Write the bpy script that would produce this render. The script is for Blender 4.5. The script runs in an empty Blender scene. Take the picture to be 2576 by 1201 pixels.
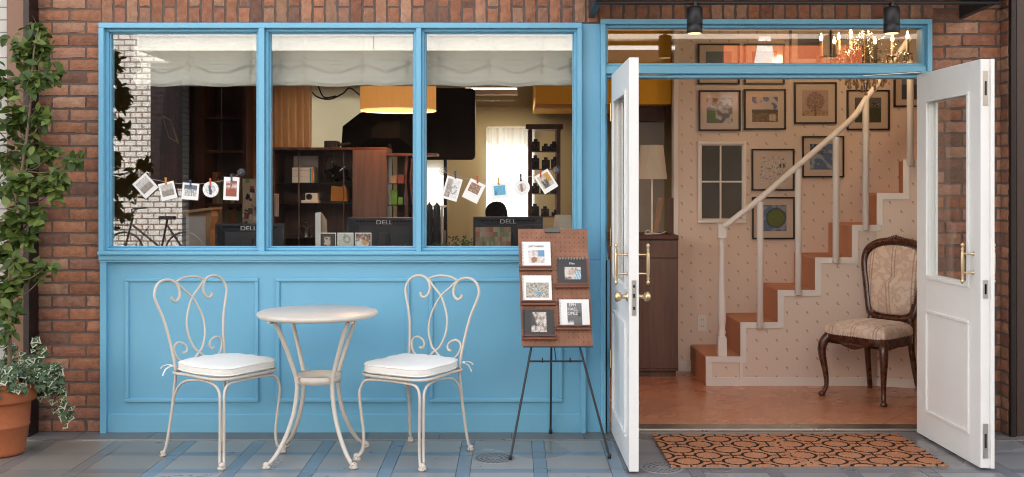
import bpy, bmesh, math, random
from mathutils import Vector, Matrix, noise
R = math.radians
rnd = random.Random(7)
sc = bpy.context.scene
COL = sc.collection

# ------------------------------------------------------------------ camera
DIST, FPX, HOR, VX, EYE = 6.0, 2680.3, 463.5, 1288.0, 1.398
cd = bpy.data.cameras.new('camera'); cam = bpy.data.objects.new('camera', cd); COL.objects.link(cam)
cam.location = (0, -DIST, EYE); cam.rotation_euler = (R(90), 0, 0)
cd.sensor_width = 36; cd.lens = 36 * 2880 / 2768
cd.shift_y = -(600.5 - HOR) / 2576
cd.clip_start = .05; cd.clip_end = 500
sc.camera = cam
# ------------------------------------------------------------------ world, sun, exposure
SUN_DIR = Vector((.12, 1, 1.31)).normalized()          # towards the sun (behind the shop)
wd = bpy.data.worlds.new('World'); sc.world = wd; wd.use_nodes = True
nt = wd.node_tree; nt.nodes.clear()
wo = nt.nodes.new('ShaderNodeOutputWorld'); bg = nt.nodes.new('ShaderNodeBackground')
sk = nt.nodes.new('ShaderNodeTexSky'); sk.sky_type = 'NISHITA'; sk.sun_disc = False
sk.sun_elevation = math.asin(SUN_DIR.z); sk.sun_rotation = math.atan2(SUN_DIR.x, SUN_DIR.y)
sk.air_density = 1.2; sk.dust_density = 2.5
bg.inputs[1].default_value = .12
hs = nt.nodes.new('ShaderNodeHueSaturation'); hs.inputs['Saturation'].default_value = .42
nt.links.new(sk.outputs[0], hs.inputs['Color']); nt.links.new(hs.outputs[0], bg.inputs[0]); nt.links.new(bg.outputs[0], wo.inputs[0])
sl = bpy.data.lights.new('sun', 'SUN'); sl.energy = 4.0; sl.angle = R(.5); sl.color = (1, .95, .87)
so = bpy.data.objects.new('sun', sl); COL.objects.link(so)
so.rotation_euler = (-SUN_DIR).to_track_quat('-Z', 'Y').to_euler(); so.location = (0, 8, 14)
sc.view_settings.view_transform = 'Standard'; sc.view_settings.look = 'None'
sc.view_settings.gamma = 1; sc.view_settings.exposure = 2.5
sc.render.engine = 'CYCLES'
sc.cycles.use_denoising = True; sc.cycles.filter_width = 1.05
sc.cycles.max_bounces = 10; sc.cycles.diffuse_bounces = 5; sc.cycles.glossy_bounces = 5; sc.cycles.transparent_max_bounces = 24
sc.cycles.sample_clamp_indirect = 6; sc.cycles.caustics_refractive = False; sc.cycles.caustics_reflective = False

def W(x, y, Y):                                         # place measured in the photo at a known depth
    k = (DIST + Y) / FPX
    return Vector(((x - VX) * k, Y, EYE - (y - HOR) * k))
def G(x, y, z=0.0):                                     # ground point
    d = (EYE - z) * FPX / (y - HOR)
    return Vector(((x - VX) * d / FPX, d - DIST, z))
def wx(x, Y=0): return (x - VX) * (DIST + Y) / FPX
def wz(y, Y=0): return EYE - (y - HOR) * (DIST + Y) / FPX

# ------------------------------------------------------------------ materials
def L(r, g, b):
    f = lambda c: (c / 255 / 12.92) if c / 255 <= .04045 else ((c / 255 + .055) / 1.055) ** 2.4
    return (f(r), f(g), f(b), 1)
def nodes(name):
    m = bpy.data.materials.new(name); m.use_nodes = True
    t = m.node_tree; b = t.nodes['Principled BSDF']
    return m, t, b
def mth(t, op, a, b=None, c=None):
    n = t.nodes.new('ShaderNodeMath'); n.operation = op
    for i, v in enumerate((a, b, c)):
        if v is None: continue
        if isinstance(v, (int, float)): n.inputs[i].default_value = v
        else: t.links.new(v, n.inputs[i])
    return n.outputs[0]
def mixc(t, fac, a, b, mode='MIX'):
    n = t.nodes.new('ShaderNodeMix'); n.data_type = 'RGBA'; n.blend_type = mode
    for s, v in ((n.inputs[0], fac), (n.inputs[6], a), (n.inputs[7], b)):
        if isinstance(v, (int, float)): s.default_value = v
        elif isinstance(v, tuple): s.default_value = v
        else: t.links.new(v, s)
    return n.outputs[2]
def noise_n(t, scale, detail=4, rough=.55, stretch=None, coord='Object'):
    tc = t.nodes.new('ShaderNodeTexCoord'); n = t.nodes.new('ShaderNodeTexNoise')
    n.inputs['Scale'].default_value = scale; n.inputs['Detail'].default_value = detail; n.inputs['Roughness'].default_value = rough
    src = tc.outputs[coord]
    if stretch:
        mp = t.nodes.new('ShaderNodeMapping'); mp.inputs['Scale'].default_value = stretch
        t.links.new(src, mp.inputs[0]); src = mp.outputs[0]
    t.links.new(src, n.inputs['Vector'])
    return n.outputs[0]
def ramp(t, src, stops):
    n = t.nodes.new('ShaderNodeValToRGB'); t.links.new(src, n.inputs[0])
    e = n.color_ramp.elements
    while len(e) < len(stops): e.new(.5)
    for i, (p, c) in enumerate(stops): e[i].position = p; e[i].color = c if len(c) == 4 else (*c, 1)
    return n.outputs[0]
def bump(t, b, h, strength, dist=.01):
    n = t.nodes.new('ShaderNodeBump'); n.inputs['Strength'].default_value = strength; n.inputs['Distance'].default_value = dist
    t.links.new(h, n.inputs['Height']); t.links.new(n.outputs[0], b.inputs['Normal'])
def pm(name, col, rough=.5, metal=0, var=.12, vs=6, bs=None, bst=.2, coat=0, spec=.5, attr=None, sheen=0, stretch=None, dist=.004):
    m, t, b = nodes(name)
    b.inputs['Roughness'].default_value = rough; b.inputs['Metallic'].default_value = metal
    b.inputs['Coat Weight'].default_value = coat; b.inputs['Coat Roughness'].default_value = .08
    b.inputs['Specular IOR Level'].default_value = spec; b.inputs['Sheen Weight'].default_value = sheen
    c = col
    if attr:
        a = t.nodes.new('ShaderNodeAttribute'); a.attribute_name = attr; c = a.outputs['Color']
    n = noise_n(t, vs, 6, .6, stretch)
    f = mth(t, 'MULTIPLY_ADD', n, 2 * var, 1 - var)
    cc = t.nodes.new('ShaderNodeCombineColor')
    for i in range(3): t.links.new(f, cc.inputs[i])
    t.links.new(mixc(t, 1.0, c, cc.outputs[0], 'MULTIPLY'), b.inputs['Base Color'])
    t.links.new(mth(t, 'MULTIPLY_ADD', n, .2, max(0, rough - .1)), b.inputs['Roughness'])
    if bs: bump(t, b, noise_n(t, bs, 4, .6, stretch), bst, dist)
    return m
def wood(name, c1, c2, rough=.45, sc_=(1, 1, .06), scale=40, coat=0):
    m, t, b = nodes(name)
    n = noise_n(t, scale, 8, .65, sc_)
    n2 = noise_n(t, scale * .15, 3, .5, sc_)
    f = mth(t, 'ADD', mth(t, 'MULTIPLY', n, .7), mth(t, 'MULTIPLY', n2, .4))
    t.links.new(ramp(t, f, [(.35, c1), (.7, c2)]), b.inputs['Base Color'])
    b.inputs['Roughness'].default_value = rough; b.inputs['Coat Weight'].default_value = coat
    bump(t, b, n, .15, .002)
    return m
def emis(name, col, strength):
    m, t, b = nodes(name)
    b.inputs['Base Color'].default_value = col; b.inputs['Emission Color'].default_value = col; b.inputs['Emission Strength'].default_value = strength
    return m
def glass(name, r0=.07, tint=(.97, .98, .97, 1), wob=0):
    m = bpy.data.materials.new(name); m.use_nodes = True; t = m.node_tree; t.nodes.clear()
    o = t.nodes.new('ShaderNodeOutputMaterial'); tr = t.nodes.new('ShaderNodeBsdfTransparent'); gl = t.nodes.new('ShaderNodeBsdfGlossy')
    tr.inputs[0].default_value = tint; gl.inputs['Roughness'].default_value = 0.0
    lw = t.nodes.new('ShaderNodeLayerWeight'); lw.inputs[0].default_value = .5
    f = mth(t, 'MULTIPLY_ADD', mth(t, 'POWER', lw.outputs['Facing'], 5.0), 1 - r0, r0)
    mx = t.nodes.new('ShaderNodeMixShader'); t.links.new(f, mx.inputs[0]); t.links.new(tr.outputs[0], mx.inputs[1]); t.links.new(gl.outputs[0], mx.inputs[2])
    if wob:
        bn = t.nodes.new('ShaderNodeBump'); bn.inputs['Strength'].default_value = wob; bn.inputs['Distance'].default_value = .002
        t.links.new(noise_n(t, 1.3, 1), bn.inputs['Height']); t.links.new(bn.outputs[0], gl.inputs['Normal'])
    t.links.new(mx.outputs[0], o.inputs[0])
    return m
def cloth(name, col, trans=.35, rough=.9, bs=None, var=.05, vs=5):
    m, t, b = nodes(name)
    n = noise_n(t, vs, 5)
    f = mth(t, 'MULTIPLY_ADD', n, 2 * var, 1 - var)
    cc = t.nodes.new('ShaderNodeCombineColor')
    for i in range(3): t.links.new(f, cc.inputs[i])
    c = mixc(t, 1.0, col, cc.outputs[0], 'MULTIPLY')
    t.links.new(c, b.inputs['Base Color']); b.inputs['Roughness'].default_value = rough; b.inputs['Specular IOR Level'].default_value = .15
    tl = t.nodes.new('ShaderNodeBsdfTranslucent'); t.links.new(c, tl.inputs[0])
    mx = t.nodes.new('ShaderNodeMixShader'); mx.inputs[0].default_value = trans
    o = t.nodes['Material Output']; t.links.new(b.outputs[0], mx.inputs[1]); t.links.new(tl.outputs[0], mx.inputs[2]); t.links.new(mx.outputs[0], o.inputs[0])
    if bs: bump(t, b, noise_n(t, bs, 3), .2, .002)
    return m

M = {}
M['blue'] = pm('blue paint', (.162, .430, .605, 1), .46, var=.075, vs=2.2)
M['white_door'] = pm('white door paint', (.78, .77, .74, 1), .34, var=.055, vs=5)
M['brick'] = pm('brick', (1, 1, 1, 1), .9, var=.5, vs=26, bs=120, bst=.7, attr='Col', spec=.2, dist=.006)
M['mortar'] = pm('mortar', (.135, .103, .088, 1), .95, var=.25, vs=30, bs=150, bst=.5, spec=.1)
M['glass'] = glass('window glass', .085, wob=.035)
M['dglass'] = glass('door glass', .06)
M['pglass'] = glass('thin glass', .05)
M['iron'] = pm('cream painted iron', (.56, .50, .43, 1), .45, var=.1, vs=30, bs=200, bst=.1)
def rusty():
    t = M['iron'].node_tree; b = t.nodes['Principled BSDF']; src = b.inputs['Base Color'].links[0].from_socket
    tc = t.nodes.new('ShaderNodeTexCoord'); sp = t.nodes.new('ShaderNodeSeparateXYZ'); t.links.new(tc.outputs['Object'], sp.inputs[0])
    low = mth(t, 'LESS_THAN', sp.outputs[2], .045); n = noise_n(t, 70, 3)
    a = mth(t, 'MULTIPLY', mth(t, 'GREATER_THAN', n, .60), low)
    c = mth(t, 'MAXIMUM', a, mth(t, 'GREATER_THAN', noise_n(t, 55, 4), .735))
    t.links.new(mixc(t, mth(t, 'MULTIPLY', c, .75), src, (.16, .085, .05, 1)), b.inputs['Base Color'])
rusty()
M['cushion'] = pm('white canvas', (.80, .78, .72, 1), .85, var=.05, vs=12, bs=22, bst=.45, spec=.2, dist=.006)
M['marble'] = pm('worn marble', (.60, .54, .46, 1), .35, var=.15, vs=14, bs=80, bst=.08)
M['black'] = pm('black iron', (.015, .015, .018, 1), .45, var=.2, vs=20)
M['black_matte'] = pm('black matte', (.008, .007, .007, 1), .9, var=.2, vs=20, spec=.08)
M['peg'] = wood('pegboard', (.165, .060, .028, 1), (.30, .125, .065, 1), .5, (1, 1, 1), 14)
M['shelfwood'] = wood('reddish shelf wood', (.12, .035, .018, 1), (.20, .07, .035, 1), .5, (.1, 1, 1), 20)
M['brownwood'] = wood('dark brown wood', (.045, .014, .008, 1), (.115, .038, .021, 1), .45)
M['mahog'] = wood('mahogany', (.03, .008, .004, 1), (.10, .03, .015, 1), .3, (1, 1, .2), 25, .3)
M['cabwood'] = wood('counter wood', (.075, .04, .03, 1), (.17, .095, .07, 1), .5, (1, 1, .06), 45)
M['lightwood'] = wood('light wood', (.35, .19, .09, 1), (.5, .3, .15, 1), .5)
M['brass'] = pm('brass', (.60, .46, .28, 1), .30, 1, var=.08)
M['steel'] = pm('steel', (.55, .54, .50, 1), .3, 1, var=.08)
M['terra'] = pm('terracotta', (.36, .115, .05, 1), .85, var=.2, vs=9, bs=90, bst=.25, spec=.2)
M['carpet'] = pm('stair carpet', (.64, .33, .21, 1), .97, var=.12, vs=60, bs=400, bst=.5, spec=.05)
M['white'] = pm('white', (.78, .76, .72, 1), .5, var=.03)
M['paper'] = pm('paper', (.82, .81, .78, 1), .55, var=.02)
M['card'] = pm('printed card', (1, 1, 1, 1), .45, var=.02, attr='Col')
M['fprint'] = pm('framed print', (1, 1, 1, 1), .4, var=.02, attr='Col', coat=.9)
M['ivory_trim'] = pm('ivory stair paint', (.80, .75, .70, 1), .4, var=.03)
M['frame_blk'] = pm('black picture frame', (.012, .009, .010, 1), .35)
M['grey_wall'] = pm('grey wall paint', (.42, .39, .34, 1), .8, var=.03)
M['cream_wall'] = pm('cream wall paint', (.37, .31, .19, 1), .8, var=.04)
M['orange'] = pm('orange yellow paint', (.80, .40, .012, 1), .6, var=.05)
M['ceiling'] = pm('ceiling paint', (.6, .56, .48, 1), .8, var=.03)
M['dark_int'] = pm('dark interior', (.06, .03, .02, 1), .7)
M['curtain'] = cloth('orange beige curtain', (.88, .58, .38, 1), .60)
M['sheer'] = cloth('sheer white curtain', (.85, .84, .80, 1), .6)
M['blind'] = cloth('linen blind', (.66, .63, .55, 1), .12, bs=300, var=.06)
M['monitor'] = pm('monitor plastic', (.025, .025, .032, 1), .45)
M['silver'] = pm('silver letters', (.6, .6, .62, 1), .3, .8)
M['bark'] = pm('bark', (.16, .11, .07, 1), .9, var=.3, vs=30, bs=80, bst=.5)
M['slate'] = pm('dark slate', (.15, .14, .135, 1), .38, var=.25, vs=9, bs=60, bst=.12)
M['brownmetal'] = pm('brown metal cladding', (.20, .095, .055, 1), .5, var=.12, vs=3, bs=40, bst=.08, stretch=(1, 1, .1))
M['darkstrip'] = pm('dark bronze strip', (.018, .011, .010, 1), .4, .3)
M['greytile'] = None
M['acrylic'] = glass('clear plastic cup', .12, (.85, .85, .85, 1))
M['plaster'] = pm('upper wall render', (.45, .40, .35, 1), .9, var=.06)
M['asphalt'] = pm('asphalt', (.09, .088, .085, 1), .9, var=.2, vs=40, bs=200, bst=.5)
M['redleather'] = pm('book covers', (1, 1, 1, 1), .6, attr='Col', var=.1)

def foliage_mat(name, c1, c2, c3, trans=.3):
    m, t, b = nodes(name)
    g = t.nodes.new('ShaderNodeNewGeometry')
    c = ramp(t, g.outputs['Random Per Island'], [(0, c1), (.5, c2), (1, c3)])
    t.links.new(c, b.inputs['Base Color']); b.inputs['Roughness'].default_value = .45; b.inputs['Specular IOR Level'].default_value = .4
    tl = t.nodes.new('ShaderNodeBsdfTranslucent'); t.links.new(c, tl.inputs[0])
    mx = t.nodes.new('ShaderNodeMixShader'); mx.inputs[0].default_value = trans
    o = t.nodes['Material Output']; t.links.new(b.outputs[0], mx.inputs[1]); t.links.new(tl.outputs[0], mx.inputs[2]); t.links.new(mx.outputs[0], o.inputs[0])
    return m
M['leaf'] = foliage_mat('climber leaves', (.035, .065, .010, 1), (.075, .125, .020, 1), (.20, .25, .06, 1))
M['darkleaf'] = foliage_mat('houseplant leaves', (.02, .05, .015, 1), (.04, .09, .02, 1), (.09, .15, .05, 1))
M['ivy'] = pm('variegated ivy', (1, 1, 1, 1), .5, var=.2, vs=20, attr='Col')
M['leaf_back'] = M['leaf']

def wallpaper():
    m, t, b = nodes('floral wallpaper')
    tc = t.nodes.new('ShaderNodeTexCoord'); sp = t.nodes.new('ShaderNodeSeparateXYZ'); t.links.new(tc.outputs['Object'], sp.inputs[0])
    nz = noise_n(t, 90, 2)
    x, z = sp.outputs[0], sp.outputs[2]
    base = mixc(t, .5, (.66, .46, .37, 1), (.62, .43, .345, 1))
    stripe = mth(t, 'SINE', mth(t, 'MULTIPLY', x, 2 * math.pi / .016))
    fs = mth(t, 'MULTIPLY_ADD', stripe, .12, .2)
    c = mixc(t, fs, (.78, .64, .545, 1), (.70, .56, .465, 1))
    def motif(c, px, pz, ox, oz, rx, rz, ang, col, thr=1.0):
        u = mth(t, 'SUBTRACT', mth(t, 'FLOORED_MODULO', mth(t, 'ADD', x, ox), px), px / 2)
        v = mth(t, 'SUBTRACT', mth(t, 'FLOORED_MODULO', mth(t, 'ADD', z, oz), pz), pz / 2)
        ca, sa = math.cos(ang), math.sin(ang)
        u2 = mth(t, 'ADD', mth(t, 'MULTIPLY', u, ca), mth(t, 'MULTIPLY', v, sa))
        v2 = mth(t, 'SUBTRACT', mth(t, 'MULTIPLY', v, ca), mth(t, 'MULTIPLY', u, sa))
        d = mth(t, 'ADD', mth(t, 'POWER', mth(t, 'ABSOLUTE', mth(t, 'DIVIDE', u2, rx)), 2), mth(t, 'POWER', mth(t, 'ABSOLUTE', mth(t, 'DIVIDE', v2, rz)), 2))
        d = mth(t, 'ADD', d, mth(t, 'MULTIPLY_ADD', nz, 1.6, -.8))
        return mixc(t, mth(t, 'MULTIPLY', mth(t, 'LESS_THAN', d, thr), .8), c, col)
    PX, PZ = .139, .126
    for ox, oz, a in ((0, 0, .6), (PX / 2, PZ / 2, -.7)):
        c = motif(c, PX, PZ, ox, oz, .0066, .0076, a, (.42, .31, .23, 1))
        c = motif(c, PX, PZ, ox - .006, oz + .010, .0022, .010, a + .8, (.26, .22, .12, 1))
    t.links.new(c, b.inputs['Base Color']); b.inputs['Roughness'].default_value = .75
    bump(t, b, stripe, .05, .001)
    return m
M['wallpaper'] = wallpaper()

def tile_mat(name, pitch, tilec, groutc, rot=45, ground=True, rough=.35, var=.2, w=None, h=None, gw=.02, mott=.5, rv=.3):
    m, t, b = nodes(name)
    tc = t.nodes.new('ShaderNodeTexCoord'); mp = t.nodes.new('ShaderNodeMapping'); t.links.new(tc.outputs['Object'], mp.inputs[0])
    if ground: mp.inputs['Rotation'].default_value = (0, 0, R(rot))
    else: mp.inputs['Rotation'].default_value = (R(90), 0, 0)
    br = t.nodes.new('ShaderNodeTexBrick'); t.links.new(mp.outputs[0], br.inputs[0])
    br.offset = 0 if ground else .5; br.inputs['Scale'].default_value = 1
    br.inputs['Brick Width'].default_value = w or pitch; br.inputs['Row Height'].default_value = h or pitch
    br.inputs['Mortar Size'].default_value = gw * pitch; br.inputs['Mortar Smooth'].default_value = .1
    br.inputs['Color1'].default_value = tilec; br.inputs['Color2'].default_value = tuple(c * (1 - var) for c in tilec[:3]) + (1,)
    br.inputs['Mortar'].default_value = groutc
    n = noise_n(t, 7, 6)
    f = mth(t, 'MULTIPLY_ADD', n, mott, 1 - mott / 2)
    cc = t.nodes.new('ShaderNodeCombineColor')
    for i in range(3): t.links.new(f, cc.inputs[i])
    t.links.new(mixc(t, 1.0, br.outputs[0], cc.outputs[0], 'MULTIPLY'), b.inputs['Base Color'])
    t.links.new(mth(t, 'MULTIPLY_ADD', n, rv, rough - rv / 2), b.inputs['Roughness'])
    bump(t, b, br.outputs['Fac'], -.3, .002)
    return m
M['floortile'] = tile_mat('terracotta floor tile', .40, (.56, .24, .13, 1), (.36, .14, .075, 1), 38, gw=.010, rough=.27, mott=.2, rv=.05, var=.10)
M['whitetile'] = tile_mat('white wall tile', .1, (.78, .76, .72, 1), (.26, .17, .13, 1), ground=False, w=.21, h=.1, gw=.13, var=.05)
M['shadetile'] = tile_mat('tile in painted shade', .1, (.014, .013, .018, 1), (.05, .024, .018, 1), ground=False, w=.21, h=.1, gw=.14, var=.05)  # shade on the white tile put into the colour; soffit shares it
M['greytile'] = tile_mat('grey wall tile', .07, (.42, .40, .37, 1), (.12, .11, .10, 1), ground=False, w=.2, h=.07, gw=.05, var=.2)

# ------------------------------------------------------------------ mesh helpers
class MB:
    def __init__(s): s.v = []; s.f = []; s.mi = []; s.c = []; s.sm = []
    def add(s, vs, fs, mi=0, col=(1, 1, 1, 1), smooth=False):
        o = len(s.v); s.v += [tuple(v) for v in vs]
        for f in fs: s.f.append([i + o for i in f]); s.mi.append(mi); s.c.append(col); s.sm.append(smooth)
    def box(s, x0, x1, y0, y1, z0, z1, mi=0, col=(1, 1, 1, 1), ch=0):
        if ch:
            bm = bmesh.new(); bmesh.ops.create_cube(bm, size=1)
            for v in bm.verts: v.co = Vector(((x0 + x1) / 2 + v.co.x * (x1 - x0), (y0 + y1) / 2 + v.co.y * (y1 - y0), (z0 + z1) / 2 + v.co.z * (z1 - z0)))
            bmesh.ops.bevel(bm, geom=bm.edges[:], offset=ch, segments=2, affect='EDGES', profile=.5)
            s.add([v.co for v in bm.verts], [[v.index for v in f.verts] for f in bm.faces], mi, col); bm.free(); return s
        s.add([(x0, y0, z0), (x1, y0, z0), (x1, y1, z0), (x0, y1, z0), (x0, y0, z1), (x1, y0, z1), (x1, y1, z1), (x0, y1, z1)],
              [(3, 2, 1, 0), (4, 5, 6, 7), (0, 1, 5, 4), (1, 2, 6, 5), (2, 3, 7, 6), (3, 0, 4, 7)], mi, col); return s
    def obox(s, c, ax, ay, az, mi=0, col=(1, 1, 1, 1)):      # centre and three half-axes
        c, ax, ay, az = map(Vector, (c, ax, ay, az)); vs = []
        for k in (-1, 1):
            for i, j in ((-1, -1), (1, -1), (1, 1), (-1, 1)): vs.append(c + ax * i + ay * j + az * k)
        s.add(vs, [(3, 2, 1, 0), (4, 5, 6, 7), (0, 1, 5, 4), (1, 2, 6, 5), (2, 3, 7, 6), (3, 0, 4, 7)], mi, col); return s
    def tube(s, pts, r, n=8, closed=False, sub=6, smooth=True, mi=0, flat=1.0, col=(1, 1, 1, 1)):
        pts = [Vector(p) for p in pts]; rs = r if isinstance(r, (list, tuple)) else [r] * len(pts)
        if sub > 1 and len(pts) > 2: pts, rs = spline(pts, rs, sub, closed)
        N = len(pts); T = []
        for i in range(N):
            a = pts[(i - 1) % N] if (closed or i > 0) else pts[0]; b = pts[(i + 1) % N] if (closed or i < N - 1) else pts[-1]
            T.append((b - a).normalized() if (b - a).length > 1e-9 else Vector((0, 0, 1)))
        u = T[0].orthogonal().normalized(); vs = []
        for i in range(N):
            if i: u = (T[i - 1].rotation_difference(T[i])) @ u
            u = (u - T[i] * u.dot(T[i])).normalized(); w = T[i].cross(u)
            for k in range(n):
                a = 2 * math.pi * k / n; vs.append(pts[i] + (u * math.cos(a) + w * math.sin(a) * flat) * rs[i])
        fs = []
        for i in range(N if closed else N - 1):
            j = (i + 1) % N
            for k in range(n): fs.append((i * n + k, i * n + (k + 1) % n, j * n + (k + 1) % n, j * n + k))
        s.add(vs, fs, mi, col, smooth)
        if not closed: s.add(vs[:n], [tuple(range(n))[::-1]], mi, col); s.add(vs[-n:], [tuple(range(n))], mi, col)
        return s
    def lathe(s, prof, c=(0, 0, 0), n=24, mi=0, smooth=True, axis='z', col=(1, 1, 1, 1), caps=True):
        vs = []; c = Vector(c)
        for r, z in prof:
            for k in range(n):
                a = 2 * math.pi * k / n; p = (r * math.cos(a), r * math.sin(a), z)
                if axis == 'y': p = (p[0], p[2], p[1])
                if axis == 'x': p = (p[2], p[0], p[1])
                vs.append(c + Vector(p))
        fs = [(i * n + k, i * n + (k + 1) % n, (i + 1) * n + (k + 1) % n, (i + 1) * n + k) for i in range(len(prof) - 1) for k in range(n)]
        s.add(vs, fs, mi, col, smooth)
        if caps: s.add(vs[:n], [tuple(range(n))[::-1]], mi, col); s.add(vs[-n:], [tuple(range(n))], mi, col)
        return s
    def prism(s, poly, y0, y1, mi=0, col=(1, 1, 1, 1)):       # polygon in xz, extruded in y
        n = len(poly); vs = [(x, y0, z) for x, z in poly] + [(x, y1, z) for x, z in poly]
        s.add(vs, [tuple(range(n)), tuple(range(2 * n - 1, n - 1, -1))] + [(i, n + i, n + (i + 1) % n, (i + 1) % n) for i in range(n)], mi, col); return s
    def build(s, name, mats, parent=None, world=True, recalc=True):
        me = bpy.data.meshes.new(name)
        off = Vector((0, 0, 0))
        if parent is not None and world:
            p = parent
            while p is not None: off += Vector(p.location); p = p.parent
        me.from_pydata([Vector(v) - off for v in s.v], [], s.f)
        if not isinstance(mats, (list, tuple)): mats = [mats]
        for m in mats: me.materials.append(m)
        me.polygons.foreach_set('material_index', s.mi); me.polygons.foreach_set('use_smooth', s.sm)
        if any(c != (1, 1, 1, 1) for c in s.c):
            at = me.color_attributes.new('Col', 'FLOAT_COLOR', 'CORNER'); buf = []
            for p in me.polygons: buf += list(s.c[p.index]) * p.loop_total
            at.data.foreach_set('color', buf)
        me.update()
        if recalc:
            bm = bmesh.new(); bm.from_mesh(me); bmesh.ops.recalc_face_normals(bm, faces=bm.faces[:]); bm.to_mesh(me); bm.free()
        o = bpy.data.objects.new(name, me); COL.objects.link(o)
        if parent is not None: o.parent = parent
        return o
def spline(p, r, sub, closed):
    N = len(p); out = []; ro = []; rng = N if closed else N - 1
    g = (lambda i: p[i % N]) if closed else (lambda i: p[max(0, min(N - 1, i))])
    for i in range(rng):
        a, b, c, d = g(i - 1), g(i), g(i + 1), g(i + 2)
        for k in range(sub):
            t = k / sub; out.append(.5 * ((2 * b) + (c - a) * t + (2 * a - 5 * b + 4 * c - d) * t * t + (3 * b - a - 3 * c + d) * t ** 3))
            ro.append(r[i] * (1 - t) + r[(i + 1) % N] * t)
    if not closed: out.append(p[-1]); ro.append(r[-1])
    return out, ro
def tag(o, label, cat, group=None, kind=None):
    o['label'] = label; o['category'] = cat
    if group: o['group'] = group
    if kind: o['kind'] = kind
    return o
def thing(name, loc, label, cat, group=None, rz=0):
    o = bpy.data.objects.new(name, None); COL.objects.link(o); o.location = loc; o.rotation_euler = (0, 0, rz); o.empty_display_size = .1
    return tag(o, label, cat, group)
def struct(o, label=None, cat=None):
    o['kind'] = 'structure'
    if label: o['label'] = label
    if cat: o['category'] = cat
    return o
def copy_tree(o, parent=None, label=None):
    c = o.copy(); COL.objects.link(c); c.parent = parent
    for ch in [x for x in o.children]: copy_tree(ch, c)
    if label: c['label'] = label
    return c
_jr = random.Random(99)
def grid_print(mb, o, ux, uz, nx, ny, fn, mi=0):              # painted flat picture: one colour per cell
    o, ux, uz = Vector(o), Vector(ux), Vector(uz)
    for j in range(ny):
        for i in range(nx):
            a, b, c, d = i / nx, (i + 1) / nx, j / ny, (j + 1) / ny
            cl = [0, 0, 0]
            for q in range(7):
                w = fn(min(.999, max(0, (a + b) / 2 + _jr.gauss(0, .55) / nx)), min(.999, max(0, (c + d) / 2 + _jr.gauss(0, .55) / ny)))
                for z_ in range(3): cl[z_] += w[z_] / 7
            g_ = _jr.uniform(.86, 1.14); cl = tuple(min(.95, v * g_ * .93 + t_ * .05) for v, t_ in zip(cl, (.20, .17, .15)))
            mb.add([o + ux * a + uz * c, o + ux * b + uz * c, o + ux * b + uz * d, o + ux * a + uz * d], [(0, 1, 2, 3)], mi, (cl[0], cl[1], cl[2], 1) if cl[:3] != (1, 1, 1) else (.999, 1, 1, 1))
def text_obj(s, size, name, mat, parent, loc, rot=(R(90), 0, 0), ex=.0006, sx=1):
    cu = bpy.data.curves.new('t', 'FONT'); cu.body = s; cu.size = size; cu.extrude = ex; cu.align_x = 'CENTER'
    to = bpy.data.objects.new('t', cu); COL.objects.link(to)
    bpy.context.view_layer.update()
    dg = bpy.context.evaluated_depsgraph_get(); me = bpy.data.meshes.new_from_object(to.evaluated_get(dg))
    me.name = name; me.materials.clear(); me.materials.append(mat)
    bpy.data.objects.remove(to)
    o = bpy.data.objects.new(name, me); COL.objects.link(o); o.parent = parent; o.location = loc; o.rotation_euler = rot; o.scale = (sx, 1, 1)
    return o
def nz(x, y, z=0): return noise.noise(Vector((x, y, z)))

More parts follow.
